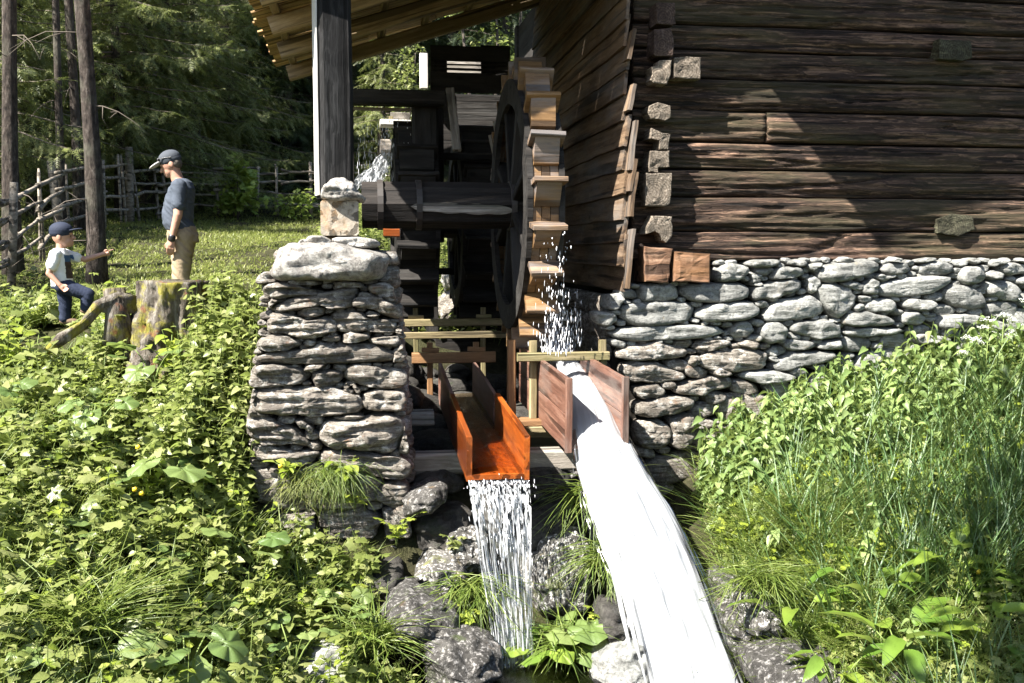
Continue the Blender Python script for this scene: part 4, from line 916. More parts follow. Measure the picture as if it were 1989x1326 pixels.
# ------------------------------------------------------------------ boulders
def ell(x0, y0, x1, y1, sk=0, n=10, seed=0):
    r_ = np.random.default_rng(seed); a = np.linspace(0, 2*math.pi, n+1)[:-1]; k = r_.uniform(.86, 1.1, n)
    return [((x0+x1)/2+(x1-x0)/2*math.copysign(abs(math.cos(t))**.8, math.cos(t))*kk, (y0+y1)/2+(y1-y0)/2*math.copysign(abs(math.sin(t))**.8, math.sin(t))*kk+sk*math.cos(t)) for t, kk in zip(a, k)]
RK = [((796, 985, 935, 1085), 7.25, M_WETROCK, 'big dark wet rock in the shade left of the falling sheet'), ((778, 950, 868, 1002), 7.1, M_BOULDER, 'small rounded brown rock beside the pillar foot'),
 ((925, 950, 1020, 1070), 7.45, M_WETROCK, 'dark wet rock right behind the falling sheet'), ((1022, 905, 1118, 985), 7.5, M_WETROCK, 'black wet rock under the sill beam between the flumes'),
 ((812, 1090, 910, 1160), 6.75, M_SPECK, 'pale speckled rock left of the falling sheet'), ((868, 1030, 955, 1120), 6.95, M_SPECK, 'mottled rock partly behind the left edge of the falling sheet'),
 ((752, 1165, 898, 1258), 6.35, M_BOULDER, 'broad dark grey flat rock at the left edge of the stream'), ((820, 1238, 970, 1360), 6.05, M_BOULDER, 'round grey boulder at the bottom left of the falling sheet'),
 ((1024, 1035, 1155, 1215), 6.95, M_SPECK, 'big white flecked boulder between sheet and torrent'), ((1000, 990, 1130, 1070), 7.2, M_WETROCK, 'dark mossy rock above the white flecked boulder'),
 ((1160, 1256, 1262, 1370), 6.0, M_PALE, 'white wet stone at the left foot of the torrent'), ((1170, 1190, 1250, 1262), 6.2, M_WETROCK, 'dark little ledge rock above the white wet stone'),
 ((1392, 1172, 1462, 1285), 6.1, M_BOULDER, 'dark rock at the right edge of the torrent'), ((1436, 1160, 1524, 1246), 5.95, M_SPECK, 'pale tan boulder right of the torrent under hanging grass'),
 ((1462, 1272, 1712, 1390), 5.55, M_BOULDER, 'wide wet shining slab at the bottom right of the torrent'), ((1395, 1120, 1452, 1180), 6.25, M_BOULDER, 'small grey rock beside the torrent in the grass'),
 ((1720, 1290, 1860, 1370), 5.2, M_BOULDER, 'brown rock at the bottom edge among dock leaves'), ((690, 1180, 765, 1270), 6.55, M_WETROCK, 'dark stone hidden in grass left of the flat rock'),
 ((560, 1262, 680, 1360), 6.1, M_PALE, 'gravelly pale stone at the bottom edge under herbs'), ((650, 1100, 790, 1180), 6.9, M_WETROCK, 'dark stone below the pillar foot'),
 ((790, 905, 900, 960), 7.6, M_WETROCK, 'dark stone below the sill beam beside the pillar'), ((1110, 920, 1180, 1000), 7.6, M_BOULDER, 'mossy grey stone behind the top of the torrent'),
 ((858, 528, 925, 575), 14.2, M_CAP, 'grey boulder far behind the wheels'), ((850, 560, 940, 640), 13.6, M_SCHIST, 'lower grey boulder far behind the wheels')]
for i, (b, Y, m, lab) in enumerate(RK):
    p = px_poly(ell(*b, sk=rng.normal()*6, seed=i+3), Y)
    o = stone('rock', p, None, m, O=(0, Y+.1, 0), depth=.34, nth=64, npf=20, lay=.02, rough=.022, seed=i+60, flat=.6, sharp=.8); tag(o, lab, 'rock')
for i in range(60):                               # rubble in the dark pit under the wheels
    x = rng.uniform(.1, 2.2); y_ = rng.uniform(8.3, 12.5); s_ = rng.uniform(.12, .3); z_ = float(gz(x, y_))
    o = stone('pit_rock', np.array([(x+s_*math.cos(t)*1.3, z_+.05+s_*.6*math.sin(t)) for t in np.linspace(0, 6.28, 9)[:-1]]), None, M_WETROCK, O=(0, y_, 0), depth=.25, nth=20, npf=9, lay=.015, rough=.02, seed=i+140)
    tag(o, 'dark rubble stone lying in the shaded wheel pit', 'rock', 'rubble stones in the wheel pit')
# ------------------------------------------------------------------ stump
sc_ = on_y(332, 545, 8.8); zb = float(gz(sc_[0], sc_[1]))-.15
nth, nz = 90, 34; th = np.linspace(0, 2*math.pi, nth, endpoint=False); V = []
rt = .285; zt = sc_[2]
lob = .06*np.sin(3*th+.6)+.04*np.sin(7*th+1.2)+.03*np.sin(12*th)
butt = np.exp(-((np.angle(np.exp(1j*(th-(-math.pi*.68)))))/.34)**2)*.30+np.exp(-((np.angle(np.exp(1j*(th-math.pi))))/.3)**2)*.25+np.exp(-((np.angle(np.exp(1j*(th+.5))))/.4)**2)*.18
for i in range(nz):
    t = i/(nz-1); z_ = zt+(zb-zt)*t
    rr_ = rt*(1+lob*(.6+t)+butt*t**1.5*2.3+.15*t)
    V += list(np.c_[sc_[0]+rr_*np.cos(th), sc_[1]+rr_*np.sin(th), np.full(nth, z_)])
V = np.array(V); c3 = np.array([sc_[0], sc_[1], 0]); d = V-c3; d[:, 2] = 0
V += d*(.17*fbm(V*np.array([9, 9, 2.0]), 5, .65))[:, None]
V[:nth, 2] += .02*noise(V[:nth]*9)
top = np.array([[sc_[0], sc_[1], zt-.005]])
V = np.concatenate([V, top]); Fc = [(i*nth+j, i*nth+(j+1) % nth, (i+1)*nth+(j+1) % nth, (i+1)*nth+j) for i in range(nz-1) for j in range(nth)]
Fc += [(len(V)-1, (j+1) % nth, j) for j in range(nth)]
stump = thing('tree_stump', 'broad old mossy tree stump with spreading roots in the herbs', 'stump', (sc_[0], sc_[1], zb))
obj('trunk', V, Fc, M_STUMP, stump)
a = on_y(222, 560, 8.75); b = on_y(232, 668, 8.7)
V, Fc = tube([a, (a*.6+b*.4), b], [.085, .095, .12], 16, 3, .25, freq=8); obj('broken_slab', V, Fc, M_STUMP, stump)
V, Fc = tube([on_y(262, 590, 8.8), on_y(228, 588, 8.72), on_y(192, 600, 8.66), on_y(160, 630, 8.6), on_y(118, 655, 8.5), on_y(70, 700, 8.4)], [.10, .075, .06, .045, .04, .02], 18, 5, .8, freq=11); obj('root', V, Fc, M_STUMP, stump)

# ------------------------------------------------------------------ pole fence
def fence(name, label, nodes, rails, posts, seed):
    r_ = np.random.default_rng(seed); pts = []
    for (px, Y) in nodes:
        x = on_y(px, 440, Y)[0]; pts.append((x, Y))
    T = thing(name, label, 'fence', (pts[0][0], pts[0][1], float(gz(*pts[0]))))
    for (px, Y, h, rad) in posts:
        x = on_y(px, 440, Y)[0]; z_ = float(gz(x, Y)); ln = r_.normal(0, .03)
        V, Fc = tube([(x, Y, z_-.2), (x+ln, Y, z_+h*.5), (x+ln*2, Y+r_.normal(0, .03), z_+h)], [rad, rad*.95, rad*.85], 8, seed, .08); obj('post', V, Fc, M_FENCE, T)
    for h in rails:
        for i in range(len(pts)-1):
            (xa, ya), (xb, yb) = pts[i], pts[i+1]; P = []
            e0, e1 = -.12, 1.12; hh = h+r_.normal(0, .03); sl_ = r_.normal(0, .06)
            for t in np.linspace(e0, e1, 5): x, y_ = xa+(xb-xa)*t, ya+(yb-ya)*t; P.append((x, y_+.05*(-1)**i, float(gz(x, y_))+hh+sl_*(t-.5)+r_.normal(0, .012)))
            V, Fc = tube(P, np.linspace(.034, .022, 5)*r_.uniform(.85, 1.15), 7, seed, .1); obj('rail', V, Fc, M_FENCE, T)
    return T
fence('pole_fence', 'rustic pole fence climbing behind the boy from the left edge to the tall post', [(-60, 11.6), (14, 13), (80, 15), (125, 17), (203, 19), (252, 20.6)], (.28, .55, .82, 1.08),
      [(14, 13, 1.28, .055), (76, 15, 1.25, .022), (84, 15.05, 1.3, .02), (119, 17, 1.25, .075), (136, 17.3, 1.2, .022), (203, 19, 1.2, .035), (236, 20, 1.3, .025), (246, 20.3, 1.3, .025), (253, 20.6, 1.45, .085)], 3)
fence('pole_fence', 'rustic pole fence crossing the meadow behind the man to the roof post', [(253, 20.7), (310, 22), (345, 22.4), (426, 23), (500, 23.3), (555, 23.4), (612, 23.4), (690, 23.5)], (.22, .5, .76, 1.0),
      [(272, 21, 1.1, .03), (310, 22, 1.1, .03), (330, 22.2, 1.1, .035), (426, 23, 1.05, .03), (459, 23.1, 1.15, .07), (500, 23.2, 1.1, .035), (536, 23.3, 1.1, .025), (541, 23.3, 1.15, .025), (605, 23.4, 1.2, .04), (690, 23.5, 1.1, .03)], 8)

# ------------------------------------------------------------------ people
def cap(p0, r0, p1, r1): return ('c', p0, r0, p1, r1)
def blob(name, parts, mat, parent, loc, voxel=.008, smooth=2, fold=0):
    bm = bmesh.new()
    def ball(c, r, M=None):
        bmesh.ops.create_icosphere(bm, subdivisions=3, radius=1, matrix=Matrix.Translation(Vector(c)) @ (M or Matrix.Identity(4)) @ Matrix.Diagonal((*r, 1) if hasattr(r, '__len__') else (r, r, r, 1)))
    for p in parts:
        if p[0] == 'c':
            _, a, ra, b, rb = p; a, b = Vector(a), Vector(b); d = b-a; n = max(2, int(d.length/(min(ra, rb)*.45))+1)
            for i in range(n+1):
                t = i/n; ball(a+d*t, ra+(rb-ra)*t)
        elif p[0] == 'e': ball(p[1], p[2], p[3] if len(p) > 3 else None)
        elif p[0] == 'l':      # loft of ellipses: (x, y, z, rx, ry)
            n = 28; rings = []
            for (x, y, z_, rx, ry) in p[1]: rings.append([bm.verts.new((x+rx*math.cos(2*math.pi*j/n), y+ry*math.sin(2*math.pi*j/n), z_)) for j in range(n)])
            for i in range(len(rings)-1):
                for j in range(n): bm.faces.new((rings[i][j], rings[i][(j+1) % n], rings[i+1][(j+1) % n], rings[i+1][j]))
            bm.faces.new(rings[0][::-1]); bm.faces.new(rings[-1])
    bmesh.ops.recalc_face_normals(bm, faces=bm.faces)
    me = bpy.data.meshes.new(name+'_tmp'); bm.to_mesh(me); bm.free(); o = bpy.data.objects.new(name+'_tmp', me); COL.objects.link(o)
    m = o.modifiers.new('r', 'REMESH'); m.mode = 'VOXEL'; m.voxel_size = voxel
    if smooth: s = o.modifiers.new('s', 'SMOOTH'); s.iterations = smooth; s.factor = .5
    ev = o.evaluated_get(bpy.context.evaluated_depsgraph_get()); m2 = bpy.data.meshes.new_from_object(ev)
    bpy.data.objects.remove(o); bpy.data.meshes.remove(me)
    if fold:
        n_ = len(m2.vertices); co = np.empty(n_*3); m2.vertices.foreach_get('co', co); co = co.reshape(-1, 3); nr = np.empty(n_*3); m2.vertices.foreach_get('normal', nr); nr = nr.reshape(-1, 3)
        f_ = 1-2.2*np.abs(fbm(co*np.array([7, 7, 11])+np.c_[co[:, 2]*5, co[:, 0]*0, co[:, 0]*9], 2)); co = co+nr*(fold*f_)[:, None]; m2.vertices.foreach_set('co', co.ravel()); m2.update()
    m2.name = name; m2.materials.clear(); m2.materials.append(mat); m2.polygons.foreach_set('use_smooth', np.ones(len(m2.polygons), bool))
    return place(bpy.data.objects.new(name, m2), Matrix.Translation(Vector(loc)), parent)
def hand(w, f, side, k=1., curl=.5, point=False):
    """palm and five fingers from wrist w; f finger direction, side the thumb's side"""
    w, f, s = Vector(w), Vector(f).normalized(), Vector(side).normalized(); s = (s-f*s.dot(f)).normalized(); n = f.cross(s)
    pr = [('c', w, .024*k, w+f*.05*k, .026*k)]
    for i in range(-1, 2): pr.append(('c', w+f*.02*k+s*.02*k*i, .016*k, w+f*.085*k+s*.026*k*i, .014*k))
    for i, L in enumerate((.072, .08, .074, .056)):
        b = w+f*.088*k+s*(.030-.02*i)*k; c = curl if not (point and i == 0) else .05
        if point and i > 0: c = 1.5
        d1 = (f*math.cos(c)+n*math.sin(c)); d2 = f*math.cos(c*1.9)+n*math.sin(c*1.9)
        m = b+d1*L*.52*k; pr += [('c', b, .0095*k, m, .009*k), ('c', m, .009*k, m+d2*L*.5*k, .0075*k)]
    tb = w+f*.03*k+s*.028*k; d = (f*.75+s*.65+n*.25).normalized(); pr += [('c', tb, .012*k, tb+d*.035*k, .011*k), ('c', tb+d*.035*k, .0105*k, tb+d*.035*k+(f*.95+n*.3).normalized()*.03*k, .009*k)]
    return pr
def rot_about(parts, c, ax, ang):
    Rm = Matrix.Rotation(ang, 3, ax); c = Vector(c); o = []
    for p in parts:
        if p[0] == 'c': o.append(('c', c+Rm @ (Vector(p[1])-c), p[2], c+Rm @ (Vector(p[3])-c), p[4]))
        else: o.append(('e', c+Rm @ (Vector(p[1])-c), p[2], (Rm @ (p[3].to_3x3() if len(p) > 3 else Matrix.Identity(3))).to_4x4()))
    return o
# the man: faces -x (left), looks down; his left side is towards the camera (-y)
mb = on_y(357, 634, 10.3); mb[2] = max(mb[2], -2)
man = thing('person', 'man in dark cap and slate t-shirt with khaki trousers looking down at the boy', 'person', mb)
def hd(c, k, ang):
    h = [('e', (c[0], c[1], c[2]+.012*k), (.098*k, .076*k, .108*k)), ('e', (c[0]-.035*k, c[1], c[2]-.055*k), (.062*k, .056*k, .065*k)), ('e', (c[0]-.062*k, c[1], c[2]-.09*k), (.034*k, .034*k, .026*k)),
         ('c', (c[0]-.093*k, c[1], c[2]+.0*k), .011*k, (c[0]-.116*k, c[1], c[2]-.034*k), .015*k), ('e', (c[0]-.088*k, c[1], c[2]+.018*k), (.016*k, .05*k, .013*k)),
         ('e', (c[0]-.092*k, c[1], c[2]-.064*k), (.013*k, .026*k, .008*k)), ('e', (c[0]-.088*k, c[1], c[2]-.077*k), (.014*k, .024*k, .008*k))]
    for s in (-1, 1): h.append(('e', (c[0]+.012*k, c[1]+s*.078*k, c[2]-.012*k), (.022*k, .011*k, .034*k)))
    return rot_about(h, c, 'Y', ang)
HM = (-.075, 0, 1.60)
mp = hd(HM, 1., R(-22))+[('c', (.0, 0, 1.40), .062, (-.045, 0, 1.53), .058)]
mp += [('l', [(.01, 0, .86, .12, .16), (.0, 0, .95, .125, .165), (-.01, 0, 1.08, .12, .15), (.0, 0, 1.22, .12, .16), (.015, 0, 1.34, .11, .17), (.02, 0, 1.42, .075, .11), (.0, 0, 1.46, .05, .06)])]
for s, el, wr in ((-1, (.015, -.235, 1.10), (-.055, -.225, .86)), (1, (-.02, .235, 1.11), (-.09, .21, .88))):
    sh = (.02, s*.185, 1.375)
    mp += [cap(sh, .058, el, .043), cap(el, .043, wr, .029)]+hand(wr, (-.12, 0, -1), (-1, 0, 0), 1., .45)
    mp += [cap((.02, s*.085, .92), .085, (-.01, s*.09, .5), .056), cap((-.01, s*.09, .5), .055, (.02, s*.095, .09), .04), ('e', (-.04, s*.1, .04), (.13, .045, .04))]
blob('body', mp, M_SKIN, man, mb, .0075, 1)
shirt = blob('t_shirt', [('l', [(.005, 0, .955, .135, .18), (-.02, 0, 1.02, .145, .182), (-.025, 0, 1.12, .145, .178), (-.005, 0, 1.25, .138, .185), (.02, 0, 1.36, .122, .185), (.03, 0, 1.425, .085, .125), (.01, 0, 1.455, .062, .072)]),
      cap((.022, -.18, 1.372), .074, (.02, -.222, 1.19), .064), cap((.022, .18, 1.372), .074, (.0, .222, 1.19), .064)], M_SHIRT, man, mb, .008, 2, .007)
blob('trousers', [('l', [(.02, 0, .84, .145, .178), (.015, 0, .93, .142, .18), (.0, 0, 1.0, .128, .172)]), cap((.025, -.09, .90), .105, (0, -.095, .5), .08), cap((0, -.095, .5), .08, (.02, -.1, .1), .066),
      cap((.025, .09, .90), .105, (-.03, .095, .5), .08), cap((-.03, .095, .5), .08, (0, .1, .1), .066)], M_KHAKI, man, mb, .009, 2, .009)
for s in (-1, 1): blob('shoe', [('e', (-.045, s*.1, .045), (.145, .052, .048)), ('e', (.05, s*.1, .06), (.05, .048, .06))], M_SHOE, man, mb, .008, 2)
cp = blob('cap', rot_about([('e', (HM[0]+.008, 0, HM[2]+.055), (.112, .092, .085)), ('e', (HM[0]+.012, 0, HM[2]+.035), (.11, .09, .06))], HM, 'Y', R(-22)), M_CAPG, man, mb, .006, 2)
blob('peak', rot_about([('e', (HM[0]-.125, 0, HM[2]+.045), (.085, .078, .016), Matrix.Rotation(R(-10), 4, 'Y'))], HM, 'Y', R(-22)), M_PEAK, cp, mb, .004, 1)
sg = [('e', (HM[0]-.088, s*.04, HM[2]+.075), (.016, .036, .02)) for s in (-1, 1)]+[cap((HM[0]-.08, -.08, HM[2]+.078), .005, (HM[0]+.04, -.096, HM[2]+.05), .005), cap((HM[0]-.1, -.02, HM[2]+.078), .006, (HM[0]-.1, .02, HM[2]+.078), .006)]
blob('sunglasses', rot_about(sg, HM, 'Y', R(-22)), M_BLACK, cp, mb, .003, 1)
blob('watch', [cap((-.047, -.228, .885), .036, (-.052, -.226, .865), .036)], M_BLACK, man, mb, .005, 1)
ey = [('e', (HM[0]-.089, s*.03, HM[2]+.004), (.007, .009, .006)) for s in (-1, 1)]
blob('eyes', rot_about(ey, HM, 'Y', R(-22)), M_BLACK, man, mb, .0025, 0)
blob('hair', rot_about([('e', (HM[0]+.05, 0, HM[2]-.01), (.055, .079, .06))], HM, 'Y', R(-22)), M_HAIR, man, mb, .006, 1)
# the boy: faces +x, looks up at the man and points; right foot up on the stump root
bb = on_y(125, 632, 9.85)
boy = thing('person', 'small boy in navy cap and white t-shirt pointing with one foot on the stump root', 'person', bb)
HB = (.012, 0, .835)
kb = .92
mir = lambda ps: [(('c', (-p[1][0], p[1][1], p[1][2]), p[2], (-p[3][0], p[3][1], p[3][2]), p[4]) if p[0] == 'c' else ('e', (-p[1][0], p[1][1], p[1][2]), p[2], Matrix.Diagonal((-1, 1, 1, 1)) @ p[3] @ Matrix.Diagonal((-1, 1, 1, 1)))) for p in ps]
hb = mir(hd((-HB[0], HB[1], HB[2]), kb, R(6)))
bp = hb+[cap((-.01, 0, .69), .042, (.0, 0, .77), .04), ('l', [(-.0, 0, .36, .075, .095), (-.005, 0, .44, .075, .095), (-.01, 0, .56, .075, .1), (-.015, 0, .66, .068, .105), (-.012, 0, .71, .04, .06)])]
ar = lambda s, sh, el, wr, f, sd, pt: [cap(sh, .036, el, .028), cap(el, .028, wr, .021)]+hand(wr, f, sd, .68, .6, pt)
bp += ar(-1, (-.02, -.115, .665), (-.075, -.15, .49), (.02, -.165, .385), (.75, -.1, -.65), (0, .3, 1), False)
bp += ar(1, (.0, .11, .665), (.17, .15, .615), (.33, .14, .665), (1, 0, .25), (0, -.2, 1), True)
bp += [cap((-.005, .05, .40), .058, (.0, .055, .2), .042), cap((.0, .055, .2), .042, (-.01, .055, .06), .03), ('e', (.03, .055, .03), (.085, .033, .028)),
       cap((.01, -.05, .39), .06, (.235, -.06, .30), .045), cap((.235, -.06, .30), .044, (.215, -.06, .16), .032), ('e', (.25, -.06, .135), (.085, .033, .028))]
blob('body', bp, M_SKIN, boy, bb, .006, 1)
tsh = blob('t_shirt', [('l', [(-.005, 0, .37, .092, .112), (-.005, 0, .46, .09, .11), (-.012, 0, .57, .088, .115), (-.018, 0, .665, .08, .118), (-.014, 0, .715, .048, .07)]),
     cap((-.02, -.112, .668), .05, (-.05, -.14, .56), .05), cap((.0, .108, .665), .05, (.1, .135, .63), .047)], M_WSHIRT, boy, bb, .006, 2, .006)
for m_ in (M_PRINT, M_PRINTB): tsh.data.materials.append(m_)
for p_ in tsh.data.polygons:                     # flat print on the chest
    c_ = p_.center
    if p_.normal.x > .25 and abs(c_.y) < .085 and .44 < c_.z < .66: p_.material_index = 2 if c_.z > .60 else 1
blob('trousers', [('l', [(.0, 0, .35, .095, .11), (-.003, 0, .41, .09, .108)]), cap((-.005, .05, .38), .07, (.0, .055, .2), .056), cap((.0, .055, .2), .056, (-.008, .055, .07), .048),
     cap((.012, -.05, .375), .072, (.235, -.06, .295), .06), cap((.235, -.06, .295), .06, (.218, -.06, .175), .05)], M_NAVY, boy, bb, .006, 2, .006)
for (x, y_, z_) in ((.03, .055, .035), (.25, -.06, .14)): blob('shoe', [('e', (x, y_, z_), (.092, .038, .035))], M_SHOE, boy, bb, .006, 2)
cb = blob('cap', [('e', (HB[0]-.008, 0, HB[2]+.052), (.106, .09, .08)), ('e', (HB[0]-.01, 0, HB[2]+.03), (.103, .087, .055))], M_CAPM, boy, bb, .005, 2)
blob('peak', [('e', (HB[0]+.115, 0, HB[2]+.058), (.072, .068, .010), Matrix.Rotation(R(-10), 4, 'Y'))], M_CAPM, cb, bb, .004, 1)
blob('eyes', [('e', (HB[0]+.082, s*.028, HB[2]-.002), (.007, .008, .006)) for s in (-1, 1)], M_BLACK, boy, bb, .0025, 0)
# ------------------------------------------------------------------ leaves
def leaf_t(st, droop=.25, fold=.12, wav=0.0):
    """leaf outline along x: st = (t, half width) stations; first and last are points -> V, triangles"""
    V = [(st[0][0], 0, 0)]; Fx = []
    zc = lambda t: .10*t-droop*t*t
    for k, (t, w) in enumerate(st[1:-1]):
        zw = wav*(-1)**k
        V += [(t, w, zc(t)+fold*w+zw), (t, 0, zc(t)), (t, -w, zc(t)+fold*w-zw)]
    V.append((st[-1][0], 0, zc(st[-1][0]))); m = len(st)-2
    Fx += [(0, 2, 1), (0, 3, 2)]
    for k in range(m-1):
        a = 1+3*k; b = a+3; Fx += [(a, a+1, b), (a+1, b+1, b), (a+1, a+2, b+1), (a+2, b+2, b+1)]
    a = 1+3*(m-1); Fx += [(a, a+1, len(V)-1), (a+1, a+2, len(V)-1)]
    return np.array(V, float), np.array(Fx)
OV = leaf_t([(0, 0), (.14, .2), (.36, .33), (.62, .26), (.84, .12), (1, 0)], .3, .35)
NE = leaf_t([(0, 0), (.06, .17), (.2, .27), (.42, .25), (.68, .14), (1, 0)], .42, .5)
LAN = leaf_t([(0, 0), (.2, .10), (.5, .12), (.8, .07), (1, 0)], .35, .4)
GR = leaf_t([(0, 0), (.02, .012), (.28, .014), (.55, .012), (.8, .008), (1, 0)], .55, .6)
def palm(n, deep, per=3):
    V = [(0, 0, 0)]; a0 = 2.45; m = n*per
    for i in range(m+1):
        a = -a0+2*a0*i/m; ph = (i % per)/per; r = (1-deep*(1-math.cos(2*math.pi*(i/per)))/2)*(.55+.45*math.cos(a*.42))
        V.append((.28+.72*r*math.cos(a)*.85, .72*r*math.sin(a), -.16*r*r+.07*math.sin(i*2.4)))
    V[0] = (.25, 0, .02)
    return np.array(V), np.array([(0, i+1, i+2) for i in range(m)])
PA = palm(5, .42)
def disc(nr, nt, lob=.06):
    V = [(.12, 0, 0)]; Fx = []
    for k in range(1, nr+1):
        for j in range(nt):
            a = 2*math.pi*j/nt; r = k/nr*(1+lob*math.sin(a*6+.4)+.5*lob*math.sin(a*11)); r *= 1-.55*math.exp(-((math.pi-abs(((a) % (2*math.pi))-0)) if False else abs(a-math.pi))**2/.06)*(k/nr)
            V.append((.42+.58*r*math.cos(a), .56*r*math.sin(a), .05*r*math.sin(a*6)+.02*math.sin(a*11)*r-.14*r*r+.10*abs(math.sin(a))*r))
    Fx += [(0, 1+j, 1+(j+1) % nt) for j in range(nt)]
    for k in range(nr-1):
        a = 1+k*nt
        for j in range(nt): Fx += [(a+j, a+nt+j, a+nt+(j+1) % nt), (a+j, a+nt+(j+1) % nt, a+(j+1) % nt)]
    return np.array(V), np.array(Fx)
BU = disc(3, 26)
DK = leaf_t([(0, 0), (.03, .05), (.12, .15), (.28, .20), (.45, .205), (.62, .175), (.78, .125), (.92, .05), (1, 0)], .45, .35, .012)

BX = on_y(125, 630, 9.85)[0]
def inside_left(x, y): return (x < np.where(y < 7.0, .34, np.where(y < 8.75, -.76, -.45))) & (y > 4.0) & ~((y > 6.2) & (x > .1) & (y < 7.0)) & ~((y > 8.9) & (y < 10.1) & (np.abs(x-BX) < .32+.12*(10-y))) & ~((y > 8.0) & (y < 9.2) & (np.abs(x-sc_[0]) < .36))
def xr(y): return np.where(y < 5.9, 2.72, 2.40+(y-5.9)*.2)
def inside_right(x, y): return (x > xr(y)) & (y < 7.98) & (y > 4.0)
def sample(n, x0, x1, y0, y1, cond, dens=None):
    out = []
    while sum(len(o) for o in out) < n:
        x = rng.uniform(x0, x1, n*2); y = rng.uniform(y0, y1, n*2); k = cond(x, y)
        if dens is not None: k &= rng.random(n*2) < dens(x, y)
        out.append(np.c_[x, y][k])
    P = np.concatenate(out)[:n]; return np.c_[P, gz(P[:, 0], P[:, 1])]
def in_view(P, mrg=250):
    d = P@FWD; px = CX+F*(P@RGT)/d; py = CY-F*(P@UPV)/d
    return (d > .5) & (px > -mrg) & (px < 1989+mrg) & (py > -mrg) & (py < 1326+mrg*1.3)
STV = np.array([(0, .5, 0), (0, -.25, .43), (0, -.25, -.43), (1, .3, 0), (1, -.15, .26), (1, -.15, -.26)]); STF = np.array([(0, 1, 4), (0, 4, 3), (1, 2, 5), (1, 5, 4), (2, 0, 3), (2, 3, 5)])
def herbs(name, label, P, H, nl, size, tmpl, mat, el=(-.5, .35), pair=False, spread=.25, tlo=.25, stem=True):
    P = P[in_view(P, 420)]; n = len(P); h = rng.uniform(*H, n)*(.75+.5*rng.random(n)); lean = rng.normal(0, spread, (n, 2))*h[:, None]
    i = np.tile(np.arange(nl), n); pid = np.repeat(np.arange(n), nl)
    t = tlo+(1-tlo)*((i//2*2 if pair else i)+rng.uniform(0, 1, len(i))*(.3 if pair else 1))/nl
    az = rng.uniform(0, 6.28, n)[pid]+(i*math.pi+(i//2)*1.57 if pair else i*2.4)+rng.normal(0, .3, len(i))
    base = P[pid]+np.c_[lean[pid]*t[:, None]**1.6, t*h[pid]]
    e = rng.uniform(*el, len(i)); d = np.c_[np.cos(az)*np.cos(e), np.sin(az)*np.cos(e), np.sin(e)]
    s = rng.uniform(*size, len(i))*(1.15-.5*t)
    V, Fx = scatter(tmpl[0], tmpl[1], base, basis(d, rng.normal(0, .45, len(i))), s)
    tag(obj(name, V, Fx, mat, center=False, smooth=True), label, kind='stuff')
    if stem:
        d2 = np.c_[lean, h]; L_ = np.linalg.norm(d2, axis=1); V, Fx = scatter(STV, STF, P, basis(d2), np.c_[L_, np.full(n, .007), np.full(n, .007)])
        tag(obj(name+'_stems', V, Fx, M_STEM, center=False), 'thin stems of the '+label, kind='stuff')
def grass(name, label, P, H, nb, wid, mat, el=(.75, 1.45), rad=.05, curl=1.0):
    P = P[in_view(P)]; n = len(P); pid = np.repeat(np.arange(n), nb); m = len(pid)
    az = rng.uniform(0, 6.28, m); e = rng.uniform(*el, m)
    base = P[pid]+np.c_[rng.normal(0, rad, (m, 2)), np.zeros(m)-.02]; d = np.c_[np.cos(az)*np.cos(e), np.sin(az)*np.cos(e), np.sin(e)]
    L_ = rng.uniform(*H, m); w = rng.uniform(*wid, m)/.028
    V, Fx = scatter(GR[0], GR[1], base, basis(d, rng.normal(0, .4, m)), np.c_[L_, w, L_*curl*rng.uniform(.4, 1.2, m)])
    tag(obj(name, V, Fx, mat, center=False), label, kind='stuff')
patch = lambda f, th, s=0: (lambda x, y: fbm(np.c_[x*f, y*f, x*0+s], 2) > th)
# left bank
DL = dict(x0=-6.6, x1=.34, y0=4.05, y1=10.6, cond=inside_left)
herbs('ground_herbs', 'low lobed herbs covering the left bank', sample(7600, **DL), (.05, .20), 5, (.045, .095), PA, M_LEAF, (-.25, .35))
herbs('bank_herbs', 'upright herbs with oval leaves on the left bank', sample(2700, **DL), (.14, .34), 11, (.055, .125), OV, M_LEAF, (-.35, .3), True)
herbs('bank_herbs', 'bright young leaves scattered over the left bank', sample(700, **DL), (.15, .38), 7, (.05, .10), OV, M_YELLOW, (-.4, .4), True)
herbs('bank_herbs', 'broad lobed leaves standing above the left bank', sample(850, **DL), (.22, .42), 4, (.12, .20), PA, M_LEAF, (-.45, .3))
herbs('bank_herbs', 'pale broad leaves between the herbs of the left bank', sample(330, **DL), (.12, .32), 3, (.12, .22), BU, M_BIG, (-.25, .35))
grass('bank_grass', 'thin grass growing between the herbs of the left bank', sample(1500, **DL, dens=lambda x, y: np.where(fbm(np.c_[x*.9, y*.9, x*0], 2) > .02, 1., .3)), (.15, .42), 13, (.004, .009), M_GRASS)
herbs('climbing_herbs', 'tall herbs crowding against the left face of the pillar', sample(280, -1.32, -.74, 7.0, 8.9, lambda x, y: x < -.76), (.4, .72), 15, (.07, .13), OV, M_LEAF, (-.4, .3), True, .15)
herbs('stump_herbs', 'herbs hiding the foot of the stump', sample(110, sc_[0]-.75, sc_[0]+.8, 7.75, 8.5, lambda x, y: y > 0), (.08, .2), 12, (.05, .10), OV, M_LEAF, (-.4, .3), True, .2)
